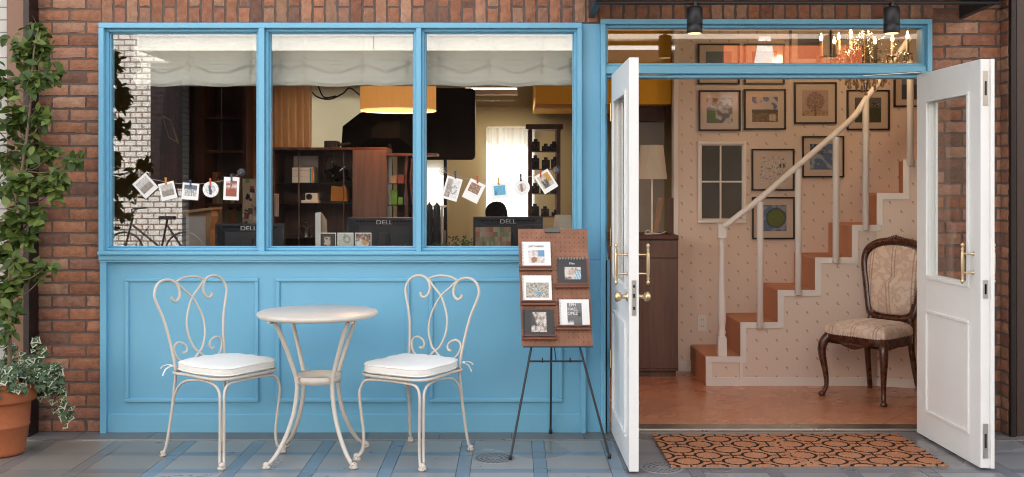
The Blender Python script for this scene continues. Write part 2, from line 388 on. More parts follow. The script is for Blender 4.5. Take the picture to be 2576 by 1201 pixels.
# ================================================================== GROUND
def paving_mat():
    m = pm('paving slabs', (1, 1, 1, 1), .30, var=.2, vs=4, bs=150, bst=.08, attr='Col', dist=.002)
    t = m.node_tree; b = t.nodes['Principled BSDF']
    src = b.inputs['Base Color'].links[0].from_socket
    st = ramp(t, noise_n(t, 1.3, 1.5, .45), [(.60, (0, 0, 0, 1)), (.615, (1, 1, 1, 1))])
    gr = mth(t, 'GREATER_THAN', noise_n(t, 140, 2), .68)
    c = mixc(t, mth(t, 'MULTIPLY', st, .28), src, (.10, .095, .09, 1))
    c = mixc(t, mth(t, 'MULTIPLY', gr, .25), c, (.06, .055, .05, 1))
    t.links.new(c, b.inputs['Base Color'])
    rs = b.inputs['Roughness'].links[0].from_socket
    t.links.new(mth(t, 'SUBTRACT', rs, mth(t, 'MULTIPLY', st, .10)), b.inputs['Roughness'])
    return m
def pavement():
    mb = MB()
    x0 = .105; P = .377; SW = .068
    rows = [-.44 - .333 * k for k in range(0, 9)]
    rr = random.Random(3)
    ys = [(-.19, -.44, 0)]
    for k, y in enumerate(rows): ys.append((y, y - .068, 1)); ys.append((y - .068, y - .333, 0))
    for i in range(-15, 14):
        xa = x0 + P * i
        for kx, (a, b) in enumerate(((xa, xa + SW), (xa + SW, xa + P))):
            for (ya, yb, band) in ys:
                blue = (kx == 0) or band
                g = .002 if (kx == 0) else .001
                c = Vector((.27, .255, .24)) if not blue else Vector((.15, .20, .24))
                if a < -2.05: c = Vector((.20, .175, .145)) if not blue else Vector((.16, .155, .145))
                if b > .75: c = Vector((.205, .205, .21)) if not blue else Vector((.145, .15, .165))
                c = c * rr.uniform(.88, 1.1)
                gy = .0012
                mb.box(a + g, b - g * .6, yb + gy, ya - gy, -.03, rr.uniform(-.0008, .0006), 0, (*c, 1))
    o = mb.build('pavement', [paving_mat()])
    struct(o, 'grey stone pavement with narrow blue grey bands', 'pavement')
    b2 = MB().box(-6, 6, -3.3, .0, -.06, -.006).build('pavement_bed', pm('dark joint', (.02, .018, .016, 1), .9)); struct(b2)
    b3 = MB(); rr = random.Random(9); x = -6
    while x < 6:
        b3.box(x, x + .4 - .003, -.175, .012, -.03, .0015, 0); x += .4
    o = b3.build('threshold_slab', M['slate']); struct(o, 'dark slate strip along the foot of the shopfront', 'pavement')
    o = MB().box(-6, 6, -.187, -.178, -.02, .003).build('metal_edge', M['steel']); struct(o)
    o = MB().box(-30, 30, -30, -3.3, -.3, -.12).build('road', M['asphalt']); struct(o)
    o = MB().box(-30, 30, -3.45, -3.3, -.3, -.01).build('kerb', M['plaster']); struct(o)
    o = MB().box(-60, 60, -60, 60, -.7, -.302).build('ground', M['asphalt']); struct(o)
    # round drain covers
    cov = pm('cast iron cover', (.22, .22, .22, 1), .5, .1, var=.3, vs=60); slot = pm('drain slots', (.09, .095, .10, 1), .8)
    for k, (x, y, r, lab) in enumerate(((1243, 1154, .105, 'round metal drain cover under the black easel foot'), (1665, 1178, .105, 'round metal drain cover beside the doormat corner and left door'))):
        p = G(x, y); t = thing('drain_cover', (p.x, p.y, 0), lab, 'drain cover', 'drain covers in the pavement')
        MB().lathe([(r, .0), (r, .0022), (r - .008, .0026), (.001, .0026)], (p.x, p.y, 0), 40).build('plate', cov, t)
        m = MB()
        for ring, n in ((.04, 10), (.065, 16), (.088, 22)):
            for i in range(n):
                a0 = 2 * math.pi * i / n; a1 = a0 + 2 * math.pi / n * .6; vs = []
                for a in (a0, a1):
                    for q in (ring - .007, ring + .007): vs.append((p.x + q * math.cos(a), p.y + q * math.sin(a), .0034))
                m.add(vs, [(0, 1, 3, 2)])
        m.build('slots', slot, t)
pavement()

# ================================================================== SHOP BUILDING
shop = thing('shop_building', (0, 0, 0), 'brick shop with sky blue timber windows and open white double doors', 'shop')
BC = [(.37, .145, .085), (.34, .13, .078), (.38, .165, .105), (.29, .11, .072), (.40, .19, .125), (.22, .10, .072), (.33, .145, .10), (.36, .135, .08)]
def brick_face(mb, o, ux, uz, out, rr):
    """rough brick: o corner, ux/uz edge vectors, out = outward unit"""
    o, ux, uz, out = map(Vector, (o, ux, uz, out)); nx, nzz = max(3, int(ux.length / .022)), max(3, int(uz.length / .022))
    c = rr.choice(BC); k = rr.uniform(.80, 1.16); seed = rr.uniform(0, 100); vs = []; fs = []
    off = rr.uniform(-.002, .003)
    for j in range(nzz + 1):
        for i in range(nx + 1):
            a, b = i / nx, j / nzz
            p = o + ux * a + uz * b
            n = noise.noise(p * 30 + Vector((seed, 0, 0))); n2 = noise.noise(p * 55 + Vector((0, seed, 0)))
            edge = (i in (0, nx)) or (j in (0, nzz))
            d = .006 + off + n * .003 + (-.0035 if edge else 0)
            p = p + out * d
            if edge: p += (ux.normalized() * n2 + uz.normalized() * n) * .0055
            vs.append(p)
    w = nx + 1
    for j in range(nzz):
        for i in range(nx): fs.append((j * w + i, j * w + i + 1, (j + 1) * w + i + 1, (j + 1) * w + i))
    # skirt back to the mortar
    ring = [i for i in range(w)] + [j * w + nx for j in range(1, nzz + 1)] + [nzz * w + i for i in range(nx - 1, -1, -1)] + [j * w for j in range(nzz - 1, 0, -1)]
    base = len(vs)
    for q in ring: vs.append(vs[q] - out * .008)
    for q in range(len(ring)):
        a, b = q, (q + 1) % len(ring); fs.append((ring[a], base + a, base + b, ring[b]))
    col = (c[0] * k * .89, c[1] * k * 1.04, c[2] * k * 1.02, 1)
    mb.add(vs, fs, 0, col, False)
def bricks():
    rr = random.Random(21); mb = MB()
    CP, BL, J = .0700, .192, .0135
    def running(xa, xb, z0, z1, anchor_right, yy=0, out=(0, -1, 0), ax=None):
        k = 0; z = z0
        while z < z1:
            sh = 0 if k % 2 else BL / 2
            if anchor_right: x = xb + J; 
            x = (xb + J - sh - BL * 12) if anchor_right else (xa - J + sh - BL)
            while x < xb:
                a, b = max(x + J / 2, xa), min(x + BL - J / 2, xb)
                if b - a > .02:
                    if ax is None: brick_face(mb, (a, yy, z + J / 2), (b - a, 0, 0), (0, 0, CP - J), out, rr)
                    else: brick_face(mb, (ax, a, z + J / 2), (0, b - a, 0), (0, 0, CP - J), out, rr)
                x += BL
            k += 1; z += CP
    XL, XR = wx(90), wx(2517)
    F0, F1, F2 = wx(255), wx(1463), wx(2338)
    Zt = wz(60.5)
    running(XL, F0 - .002, .002, 3.0, True)
    running(F2 + .003, XR, .002, 3.0, False)
    running(-.10, -.004, .002, 3.0, False, out=(1, 0, 0), ax=XL)
    running(-.09, -.004, .002, 3.0, False, out=(-1, 0, 0), ax=XR)
    # vertical coursing above the shopfront
    x = F0; k = 0
    while x < F2 - .03:
        zb = wz(60) if x < wx(1508) else wz(51)
        cuts = [zb, zb + .093, zb + .285, zb + .477, 3.0] if k % 2 else [zb, zb + .19, zb + .382, zb + .574, 3.0]
        for a, b in zip(cuts[:-1], cuts[1:]):
            if b > 3: b = 3
            if b - a > .03: brick_face(mb, (x + J / 2, 0, a + J / 2), (CP - J, 0, 0), (0, 0, b - a - J), (0, -1, 0), rr)
        x += CP; k += 1
    o = mb.build('brick_wall', M['brick'], shop); o['label'] = 'rough red brick wall around the blue shopfront'
    m = MB()
    m.box(XL - .02, F0, 0.0005, .12, 0, 3); m.box(F2, XR + .003, 0.0005, .12, 0, 3)
    m.box(F0, wx(1508), 0, .12, wz(60) - .001, 3); m.box(wx(1508), F2, 0, .12, wz(51), 3)
    m.box(XL - .02, XL, -.1, 0, 0, 3); m.box(XR, XR + .003, -.09, 0, 0, 3)
    m.build('mortar_bed', M['mortar'], shop)
    up = MB(); up.box(-6, 6, -.02, .3, 3.0, 7.0); up.box(-6, 6, .3, 6, 6.8, 7.0); up.box(-6, 6, 3.25, 3.4, 3.0, 7); up.box(-6, -5.8, .3, 3.25, 0, 7); up.box(5.8, 6, .3, 3.25, 0, 7)
    up.build('upper_wall', M['plaster'], shop)
bricks()

def ring_frame(mb, x0, x1, z0, z1, w, ya, yb, ch=.003):
    mb.box(x0, x1, ya, yb, z1 - w, z1, ch=ch); mb.box(x0, x1, ya, yb, z0, z0 + w, ch=ch)
    mb.box(x0, x0 + w, ya, yb, z0 + w, z1 - w, ch=ch); mb.box(x1 - w, x1, ya, yb, z0 + w, z1 - w, ch=ch)

GX = [(289.4, 649), (676, 1046), (1070.5, 1443)]
def shopfront():
    fr = MB(); e = .045
    zt, zs = wz(60.3), wz(632)
    x0, x1 = wx(255), wx(1463)
    # outer casing and mullions (front faces)
    fr.box(x0, x1, -e, .08, zt - .030, zt, ch=.003)
    fr.box(x0, x0 + .029, -e, .08, zs, zt - .030, ch=.003); fr.box(x1 - .026, x1, -e, .08, zs, zt - .030, ch=.003)
    for a, b in ((650, 664.5), (1047, 1059.5)):
        fr.box(wx(a, -e), wx(b, -e), -e, .08, zs, zt - .030, ch=.003)
    # inner stops and sashes, each glass opening with its own stepped ring
    for i, (a, b) in enumerate(GX):
        a0 = x0 + .029 if i == 0 else wx((664.5, 1059.5)[i - 1], -e); b0 = x1 - .026 if i == 2 else wx((650, 1047)[i], -e)
        ring_frame(fr, a0, b0, zs + .002, zt - .030, .016, -.012, .07)
        ring_frame(fr, a0 + .016, b0 - .016, zs + .018, zt - .046, .008, .006, .06)
    f = fr.build('window_frame', M['blue'], shop); f['label'] = 'sky blue timber frame of the three large display windows'
    for i, (a, b) in enumerate(GX):
        a0 = x0 + .03 if i == 0 else wx((664.5, 1059.5)[i - 1], -e); b0 = x1 - .03 if i == 2 else wx((650, 1047)[i], -e)
        MB().box(a0 + .018, b0 - .018, .022, .028, zs + .02, zt - .048).build('pane', M['glass'], f)
    # sill
    s = MB(); s.box(x0 - .001, wx(1463) + .002, -.062, .1, zs - .018, zs + .001, ch=.004)
    s.box(x0 - .001, wx(1463) + .002, -.042, .02, wz(654), zs - .018, ch=.003); s.box(x0, x1, -.035, .0, wz(654) - .012, wz(654), ch=.003)
    s.build('window_sill', M['blue'], shop)
    # dado
    d = MB()
    d.box(x0 + .005, wx(1534), .0, .1, .0, wz(654) - .002)
    d.box(x0 + .003, x0 + .038, -.032, .0, 0, wz(654) - .012, ch=.003)
    d.box(x0 + .038, wx(1463), -.012, .0, .0, wz(1041), ch=.003)
    d.box(wx(1460), wx(1473), -.03, .0, 0, wz(654) - .002, ch=.003)
    dd = d.build('dado_panel', M['blue'], shop)
    for a, b in ((316, 651), (695, 1031), (1080, 1415)):
        m = MB(); ring_frame(m, wx(a), wx(b), wz(1012), wz(699), .021, -.014, -.0005, .004)
        ring_frame(m, wx(a) + .018, wx(b) - .018, wz(1012) + .018, wz(699) - .018, .006, -.008, -.0005, .002)
        m.build('panel_moulding', M['blue'], dd)
    p = MB(); p.box(wx(1463) + .002, wx(1510), .0, .1, wz(654) - .001, wz(60), ch=.003)
    p.build('post', M['blue'], shop)
    # door frame and transom
    t = MB(); X0, X1 = wx(1510), wx(2338); zt2 = wz(51)
    zb1, zb0 = wz(163), wz(196)
    t.box(X0, X1, -e, .1, zt2 - .028, zt2, ch=.003)
    t.box(X0, X0 + .027, -e, .1, 0.003, zt2 - .028, ch=.003)
    t.box(X1 - .027, X1, -e, .04, 0.003, zt2 - .028, ch=.003)
    t.box(X0 + .027, X1 - .027, -.03, .1, zb0 + .02, zb1 - .008, ch=.004)
    t.box(X0 + .027, X1 - .027, .0, .1, zb0, zb0 + .02, ch=.003)
    ring_frame(t, X0 + .027, X1 - .027, zb1 - .008, zt2 - .028, .016, -.008, .08)
    t.box(X0 + .027, X0 + .040, .0, .1, 0.003, zb0, ch=.002); t.box(X1 - .034, X1 - .027, .0, .03, 0.003, zb0, ch=.002)
    tf = t.build('door_frame', M['blue'], shop); tf['label'] = 'sky blue frame and glazed transom over the doorway'
    MB().box(X0 + .04, X1 - .04, .03, .036, zb1 + .006, zt2 - .042).build('transom_pane', M['glass'], tf)
    th = MB(); th.box(X0 + .03, X1 - .03, .013, .14, .001, .016, ch=.002); th.build('threshold', M['steel'], shop)
    # lining of the wall: inner face
    w = MB(); w.box(x0, wx(1534), .1, .14, 0, wz(640)); w.box(XLI, x0, .12, .15, 0, 3); w.box(wx(2345), XRI, .12, .15, 0, 3)
    w.box(x0, wx(2345), .12, .15, wz(45), 3)
    w.build('inner_lining', M['cream_wall'], shop)
XLI, XRI = -5.0, 3.6
shopfront()

def door(name_lab, hx, wdt, flip, lever):
    """leaf in local space: x from hinge, y thickness (0..T), z up."""
    T = .046; H0, H1 = .012, 2.008
    g0, g1, gz0, gz1 = .13, wdt - .12, .885, 1.86
    m = MB()
    m.box(0, g0, 0, T, H0, H1, ch=.002); m.box(g1, wdt, 0, T, H0, H1, ch=.002)
    m.box(g0, g1, 0, T, gz1, H1, ch=.001); m.box(g0, g1, 0, T, H0, gz0, ch=.001)
    d = m.build('door', M['white_door'], shop, world=False)
    d['label'] = name_lab
    d.location = (hx, -.046, 0); d.rotation_euler = (0, 0, R(-90))
    for s in (0, 1):
        ya, yb = (-.010, .001) if s == 0 else (T - .001, T + .010)
        gb = MB(); ring_frame(gb, g0 - .004, g1 + .004, gz0 - .004, gz1 + .004, .020, ya, yb, .003)
        gb.build('glazing_bead', M['white_door'], d, world=False)
        pmo = MB(); ring_frame(pmo, g0 - .005, g1 + .005, .15, .715, .018, ya, yb, .004)
        pmo.build('panel_moulding', M['white_door'], d, world=False)
        # pull handle
        h = MB(); yc = -.055 if s == 0 else T + .055; hxx = wdt - .075; za, zb = .925, 1.088
        for zz in (za + .035, zb - .035):
            h.lathe([(.012, 0), (.006, .004), (.0045, .02), (.0045, .05)], (hxx, T if s else 0, zz), 10, axis='y') if s else h.lathe([(.012, 0), (.006, -.004), (.0045, -.02), (.0045, -.05)], (hxx, 0, zz), 10, axis='y')
        h.lathe([(.003, za - .02), (.009, za - .013), (.010, za - .005), (.005, za + .002), (.009, za + .01), (.006, za + .02), (.0085, za + .03), (.0095, (za + zb) / 2), (.0085, zb - .03), (.006, zb - .02), (.009, zb - .01), (.005, zb - .002), (.010, zb + .005), (.009, zb + .013), (.003, zb + .02)], (hxx, yc, 0), 12)
        h.build('pull_handle', M['brass'], d, world=False)
        if lever:
            k = MB(); q = 1 if s else -1; y0 = T if s else 0
            k.lathe([(.022, 0), (.022, q * .006), (.010, q * .01), (.010, q * .03), (.022, q * .036), (.026, q * .05), (.02, q * .062), (.005, q * .066)], (wdt - .055, y0, .85), 16, axis='y')
            k.build('door_knob', M['brass'], d, world=False)
    MB().box(g0 + .006, g1 - .006, .019, .025, gz0 + .006, gz1 - .006).build('pane', M['dglass'], d, world=False)
    if lever:
        MB().box(wdt - .001, wdt + .003, .013, .034, .765, .935, ch=.001).build('lock_plate', M['steel'], d, world=False)
        for z, hgt in ((.905, .012), (.86, .02), (.80, .016)): MB().box(wdt + .0025, wdt + .006, .018, .029, z - hgt / 2, z + hgt / 2, ch=.001).build('latch', M['black'], d, world=False)
    else:
        # rebated meeting stile with flush bolts and a strike plate
        MB().box(wdt - .012, wdt + .012, T, T + .018, H0, H1 - .0, ch=.002).build('meeting_stile', M['white_door'], d, world=False)
        MB().box(wdt, wdt + .003, .012, .036, .84, .93, ch=.001).build('strike_plate', M['steel'], d, world=False)
        MB().box(wdt + .0025, wdt + .0035, .019, .029, .86, .91).build('strike_slot', M['black_matte'], d, world=False)
        for z in (1.78, .06):
            b = MB(); b.box(wdt, wdt + .003, .012, .036, z, z + .17, ch=.001); b.build('flush_bolt', M['steel'], d, world=False)
            MB().box(wdt + .0028, wdt + .006, .019, .029, z + .05, z + .12, ch=.002).build('bolt_slot', M['black'], d, world=False)
    for z in (.42, 1.10, 1.80) if lever else ():
        b = MB(); b.lathe([(.009, z - .05), (.009, z + .05)], (-.012, .0, 0), 10)
        b.box(-.012, .0, -.002, .002, z - .05, z + .05); b.box(.0, .045, -.003, -.0005, z - .05, z + .05); b.box(-.05, -.013, .0, .003, z - .05, z + .05)
        b.build('hinge', M['brass'], d, world=False)
    MB().tube([(-.02, T + .1, H1 + .012), (.06, T - .02, H1 + .010)], .005, 6, sub=1).build('closer_arm', M['steel'], d, world=False)
    return d
dL = door('left leaf of the white double doors, seen edge on beside the easel', .556, .822, 0, True)
dR = door('right leaf of the white double doors, glazed face turned to the doorway', 2.262, .757, 1, False)
dR.rotation_euler[2] = R(-88.2); dL.rotation_euler[2] = R(-89.4)

for a_, b_ in ((W(2172, 191, -.03), W(2318, 182, -.20)), (W(1678, 190, -.03), W(1602, 186, -.20))):
    m_c = MB(); m_c.tube([a_, b_], .005, 6, sub=1); m_c.build('closer_arm', M['steel'], shop)
# neighbours at both sides
XRP = wx(2517)
def neighbours():
    t = thing('metal_pilaster', (wx(40, -.1), -.05, 0), 'brown metal pilaster with black edge strip at left behind the climber', 'pilaster')
    MB().box(wx(58, -.12), wx(74, -.12) - .001, -.12, .1, 0, 3.2, ch=.003).build('edge_strip', M['darkstrip'], t)
    MB().box(wx(17, -.1), wx(57, -.12), -.10, .1, 0, 3.2, ch=.004).build('cladding', M['brownmetal'], t)
    o = MB().box(wx(-900), wx(17, -.08), -.08, .1, 0, 3.2).build('tiled_wall', M['greytile']); tag(o, 'narrow strip of grey tiled wall at the far left edge', 'wall')
    t = thing('metal_pilaster', (wx(2560, -.1), -.05, 0), 'dark brown metal pilaster with black edge strip at the far right', 'pilaster')
    MB().box(XRP + .004, wx(2556, -.12), -.12, .1, 0, 3.2, ch=.003).build('edge_strip', M['darkstrip'], t)
    MB().box(wx(2557, -.10), wx(3300), -.10, .1, 0, 3.2, ch=.004).build('cladding', pm('dark brown cladding', (.05, .026, .018, 1), .4, var=.15, vs=3, stretch=(1, 1, .1)), t)
neighbours()

def canopy():
    t = thing('canopy', (1.45, -.4, 2.3), 'black steel canopy frame above the shop doorway', 'canopy')
    for x in (wx(1480), wx(2412)):
        m = MB(); y0, y1 = -.006, -.95; z0 = wz(46)
        m.add([(x, y0, z0), (x + .035, y0, z0), (x + .035, y1, z0 + .03), (x, y1, z0 + .03), (x, y0, z0 + .32), (x + .035, y0, z0 + .32), (x + .035, y1, z0 + .32), (x, y1, z0 + .32)],
              [(3, 2, 1, 0), (4, 5, 6, 7), (0, 1, 5, 4), (1, 2, 6, 5), (2, 3, 7, 6), (3, 0, 4, 7)])
        m.build('side_beam', M['black'], t)
    MB().box(wx(1470), wx(2425), -1.0, -.02, wz(46) + .32, wz(46) + .35).build('roof_sheet', M['black'], t)
    MB().tube([(wx(1482), -.5, wz(7, -.5)), (wx(2412), -.5, wz(7, -.5))], .011, 8, sub=1).build('rail', M['black'], t)
    MB().tube([(wx(1482), -.9, wz(-20, -.9)), (wx(2412), -.9, wz(-20, -.9))], .015, 8, sub=1).build('rail', M['black'], t)
canopy()
def spots():
    g = 'black spotlights under the canopy'
    def mk(px, lab):
        Y = -.5; x = wx(px, Y); zt, zb = wz(18, Y), wz(84, Y); r = .0405
        t = thing('spotlight', (x, Y, zb), lab, 'spotlight', g)
        MB().lathe([(r - .004, zb), (r, zb + .004), (r, zb + .045), (r - .001, zb + .046), (r - .001, zb + .049), (r, zb + .05), (r, zt - .006), (r - .006, zt), (.002, zt + .001)], (x, Y, 0), 28).build('housing', M['black'], t)
        MB().box(x - .008, x + .008, Y - .02, Y + .02, zt, wz(5, Y), ch=.002).build('bracket', M['black'], t)
        MB().lathe([(r - .006, zb - .001), (r - .008, zb - .003), (.001, zb - .003)], (x, Y, 0), 24).build('lens', emis('warm spotlight lens', (1, .72, .38, 1), .35), t)
        l = bpy.data.lights.new('spot', 'SPOT'); l.energy = 1.2; l.color = (1, .75, .45); l.spot_size = R(70); l.spot_blend = .8; l.shadow_soft_size = .03
        lo = bpy.data.objects.new('lamp_light', l); COL.objects.link(lo); lo.parent = t; lo.location = (0, 0, -.01)
    mk(1747.5, 'left black cylinder spotlight hanging over the left door leaf side of the doorway')
    mk(2243, 'right black cylinder spotlight hanging in front of the chandelier')
spots()

# ================================================================== PAVEMENT FURNITURE
CU = [(.162, 0), (.178, .156), (.2, .257), (.229, .337), (.235, .377), (.218, .417), (.187, .440), (.147, .446), (.105, .433), (.079, .397), (.08, .357), (.103, .333), (.127, .340), (.132, .358)]
ARC = [(-.092, .431), (-.05, .447), (0, .452), (.05, .447), (.092, .431)]
LP = [(-.092, .430), (-.053, .392), (0, .344), (.038, .277), (.056, .216), (.053, .146), (.024, .08), (0, .06), (-.049, .020), (-.094, .013), (-.139, .045), (-.157, .086), (-.148, .112), (-.121, .124), (-.087, .11), (-.074, .088), (-.084, .068), (-.1, .07)]
def bistro_chair(loc, ang, label):
    t = thing('bistro_chair', loc, label, 'chair', 'cream wrought iron bistro chairs')
    ZS = .455; XB = -.185
    def bp(u, v): return (XB - .19 * v, u, ZS + v)
    for s in (-1, 1):
        m = MB(); pts = [bp(s * u, v) for u, v in CU]
        low = [(XB - .055, s * .192, .014), (XB - .040, s * .184, .06), (XB - .018, s * .174, .2), (XB - .004, s * .165, .34)]
        m.tube(low + pts, [.0078] * len(low) + [.0074] * (len(pts) - 1) + [.010], 10)
        lg = m.build('back_leg', M['iron'], t, world=False)
        m = MB(); m.lathe([(.001, .0), (.017, .001), (.018, .008), (.013, .013), (.016, .018), (.012, .026), (.004, .028)], (XB - .057, s * .193, 0), 14); m.build('foot_glide', M['iron'], lg, world=False)
        m = MB(); m.tube([bp(s * u, v) for u, v in LP], [.0060] * (len(LP) - 1) + [.0078], 8); m.build('back_scroll', M['iron'], t, world=False)
        # front leg: two rods bundled
        m = MB()
        f = [(.205, s * .192, .33), (.196, s * .184, .22), (.188, s * .178, .12), (.192, s * .182, .05), (.212, s * .200, .016)]
        for o in (0, 1):
            dx, dy = (.007, -s * .007) if o else (-.007, s * .007)
            top = [(.198, 0, .416), (.2, s * .10, .414), (.203, s * .155, .405), (.207, s * .178, .375)] if o else [(XB - .012, s * .170, .25), (XB + .02, s * .174, .335), (XB + .09, s * .178, .395), (.03, s * .182, .417), (.10, s * .186, .414), (.155, s * .190, .402), (.186, s * .193, .372)]
            m.tube(top + [(a + dx, b + dy, c) for a, b, c in f], .0070, 8)
        lg = m.build('front_leg', M['iron'], t, world=False)
        m = MB(); m.lathe([(.001, .0), (.020, .001), (.022, .010), (.016, .015), (.019, .022), (.014, .032), (.006, .036)], (.213, s * .201, 0), 14); m.build('foot_glide', M['iron'], lg, world=False)
    m = MB(); m.tube([bp(u, v) for u, v in ARC], .0062, 8); m.build('top_arc', M['iron'], t, world=False)
    m = MB(); rp = [(XB, -.160), (XB, .160), (-.05, .185), (.10, .2), (.17, .19), (.205, .14), (.212, 0), (.205, -.14), (.17, -.19), (.10, -.2), (-.05, -.185)]
    m.tube([(a, b, .434) for a, b in rp], .008, 8, closed=True)
    for y in (-.09, 0, .09): m.tube([(XB, y, .434), (.208, y, .434)], .005, 6, sub=1)
    m.build('seat_frame', M['iron'], t, world=False)
    t.rotation_euler = (0, 0, ang); return t
c1 = bistro_chair((-1.485, -.50, 0), R(-34), 'cream iron bistro chair on the left of the round table')
c2 = copy_tree(c1, None, 'cream iron bistro chair on the right of the round table'); c2.location = (-.505, -.52, 0); c2.rotation_euler = (0, 0, R(-120))

def cushion(loc, ang, label):
    t = thing('seat_cushion', loc, label, 'cushion', 'white cushions on the bistro chairs')
    m = MB(); n = 48; prof = [(.0, .0, 0), (.93, .0, 0), (.985, .006, 0), (1.0, .012, 0), (1.0, .040, 0), (.985, .047, 0), (.94, .050, 0), (.7, .054, 0), (.35, .056, 0), (0.001, .0565, 0)]
    def outline(a):
        p = 4.2; ca, sa = math.cos(a), math.sin(a); r = (abs(ca) ** p + abs(sa) ** p) ** (-1 / p)
        x, y = r * ca, r * sa
        return x * .205 + .012, y * (.188 + .018 * (x + 1) / 2)
    vs = []
    for r, z, _ in prof:
        for k in range(n):
            x, y = outline(2 * math.pi * k / n)
            w = (.002 * math.sin(k * 1.7) if r > .9 else 0) + .004 * nz(x * r * 9, y * r * 9, z * 10)
            vs.append((x * r, y * r, .442 + z + (w if z > .03 else w * .4)))
    fs = [(i * n + k, i * n + (k + 1) % n, (i + 1) * n + (k + 1) % n, (i + 1) * n + k) for i in range(len(prof) - 1) for k in range(n)]
    m.add(vs, fs, 0, (1, 1, 1, 1), True); pad = m.build('pad', M['cushion'], t, world=False)
    for z, q in ((.011, 1.004), (.043, 1.004)):
        m = MB(); m.tube([(outline(2 * math.pi * k / 40)[0] * q, outline(2 * math.pi * k / 40)[1] * q, .442 + z + .002 * math.sin(k)) for k in range(40)], .003, 6, closed=True, sub=1); m.build('piping', M['cushion'], pad, world=False)
    for s in (-1, 1):
        m = MB(); b = Vector((-.19, s * .165, .462))
        m.tube([b + Vector((.01, 0, 0)), b + Vector((-.012, s * .004, .004)), b + Vector((-.02, s * .012, -.002)), b + Vector((-.03, s * .03, -.015)), b + Vector((-.034, s * .045, -.045))], .005, 6, flat=.4)
        m.tube([b + Vector((-.012, s * .004, .004)), b + Vector((-.025, s * .02, .008)), b + Vector((-.045, s * .034, .0)), b + Vector((-.055, s * .04, -.012))], .005, 6, flat=.4)
        m.lathe([(.001, -.008), (.008, -.004), (.008, .004), (.001, .008)], b + Vector((-.014, s * .008, .002)), 8)
        m.build('tie', M['cushion'], t, world=False)
    t.rotation_euler = (0, 0, ang); return t
k1 = cushion((-1.485, -.50, 0), R(-34), 'white cushion on the left bistro chair')
k2 = copy_tree(k1, None, 'white cushion on the right bistro chair'); k2.location = (-.505, -.52, 0); k2.rotation_euler = (0, 0, R(-120))

def table():
    c = Vector((-.992, -.555, 0)); t = thing('bistro_table', c, 'small round bistro table with worn pale marble top between the chairs', 'table')
    MB().lathe([(.001, .722), (.286, .722), (.300, .726), (.306, .736), (.305, .744), (.298, .749), (.001, .750)], c, 72).build('tabletop', M['marble'], t)
    m = MB()
    for k in range(40):
        pass
    m.lathe([(.115, .390), (.118, .390), (.118, .427), (.115, .427), (.115, .390)], c, 40, caps=False); m.build('band', M['iron'], t)
    for sx in (-1, 1):
        for sy in (-1, 1):
            dr = Vector((sx, sy, 0)).normalized(); rr_ = [(.262, .718), (.235, .68), (.19, .58), (.150, .48), (.127, .41), (.128, .34), (.145, .25), (.185, .15), (.24, .065), (.285, .024), (.302, .016)]
            m = MB(); m.tube([c + dr * r + Vector((0, 0, z)) for r, z in rr_], [.011] * 9 + [.010, .012], 10)
            f = c + dr * .303
            m.lathe([(.001, 0), (.020, .001), (.022, .010), (.016, .016), (.018, .022), (.012, .030), (.003, .033)], f, 14)
            q = c + dr * .12; tn = Vector((-dr.y, dr.x, 0))
            for a, b in ((1, -1), (-1, 1)):
                m.tube([q + tn * (.02 * a) + Vector((0, 0, .392)) - dr * .004, q + dr * .018 + Vector((0, 0, .412)), q + tn * (.02 * b) + Vector((0, 0, .434)) - dr * .004], .0032, 6)
            m.lathe([(.001, .708), (.012, .710), (.012, .722)], c + dr * .285, 10)
            m.build('leg', M['iron'], t)
table()

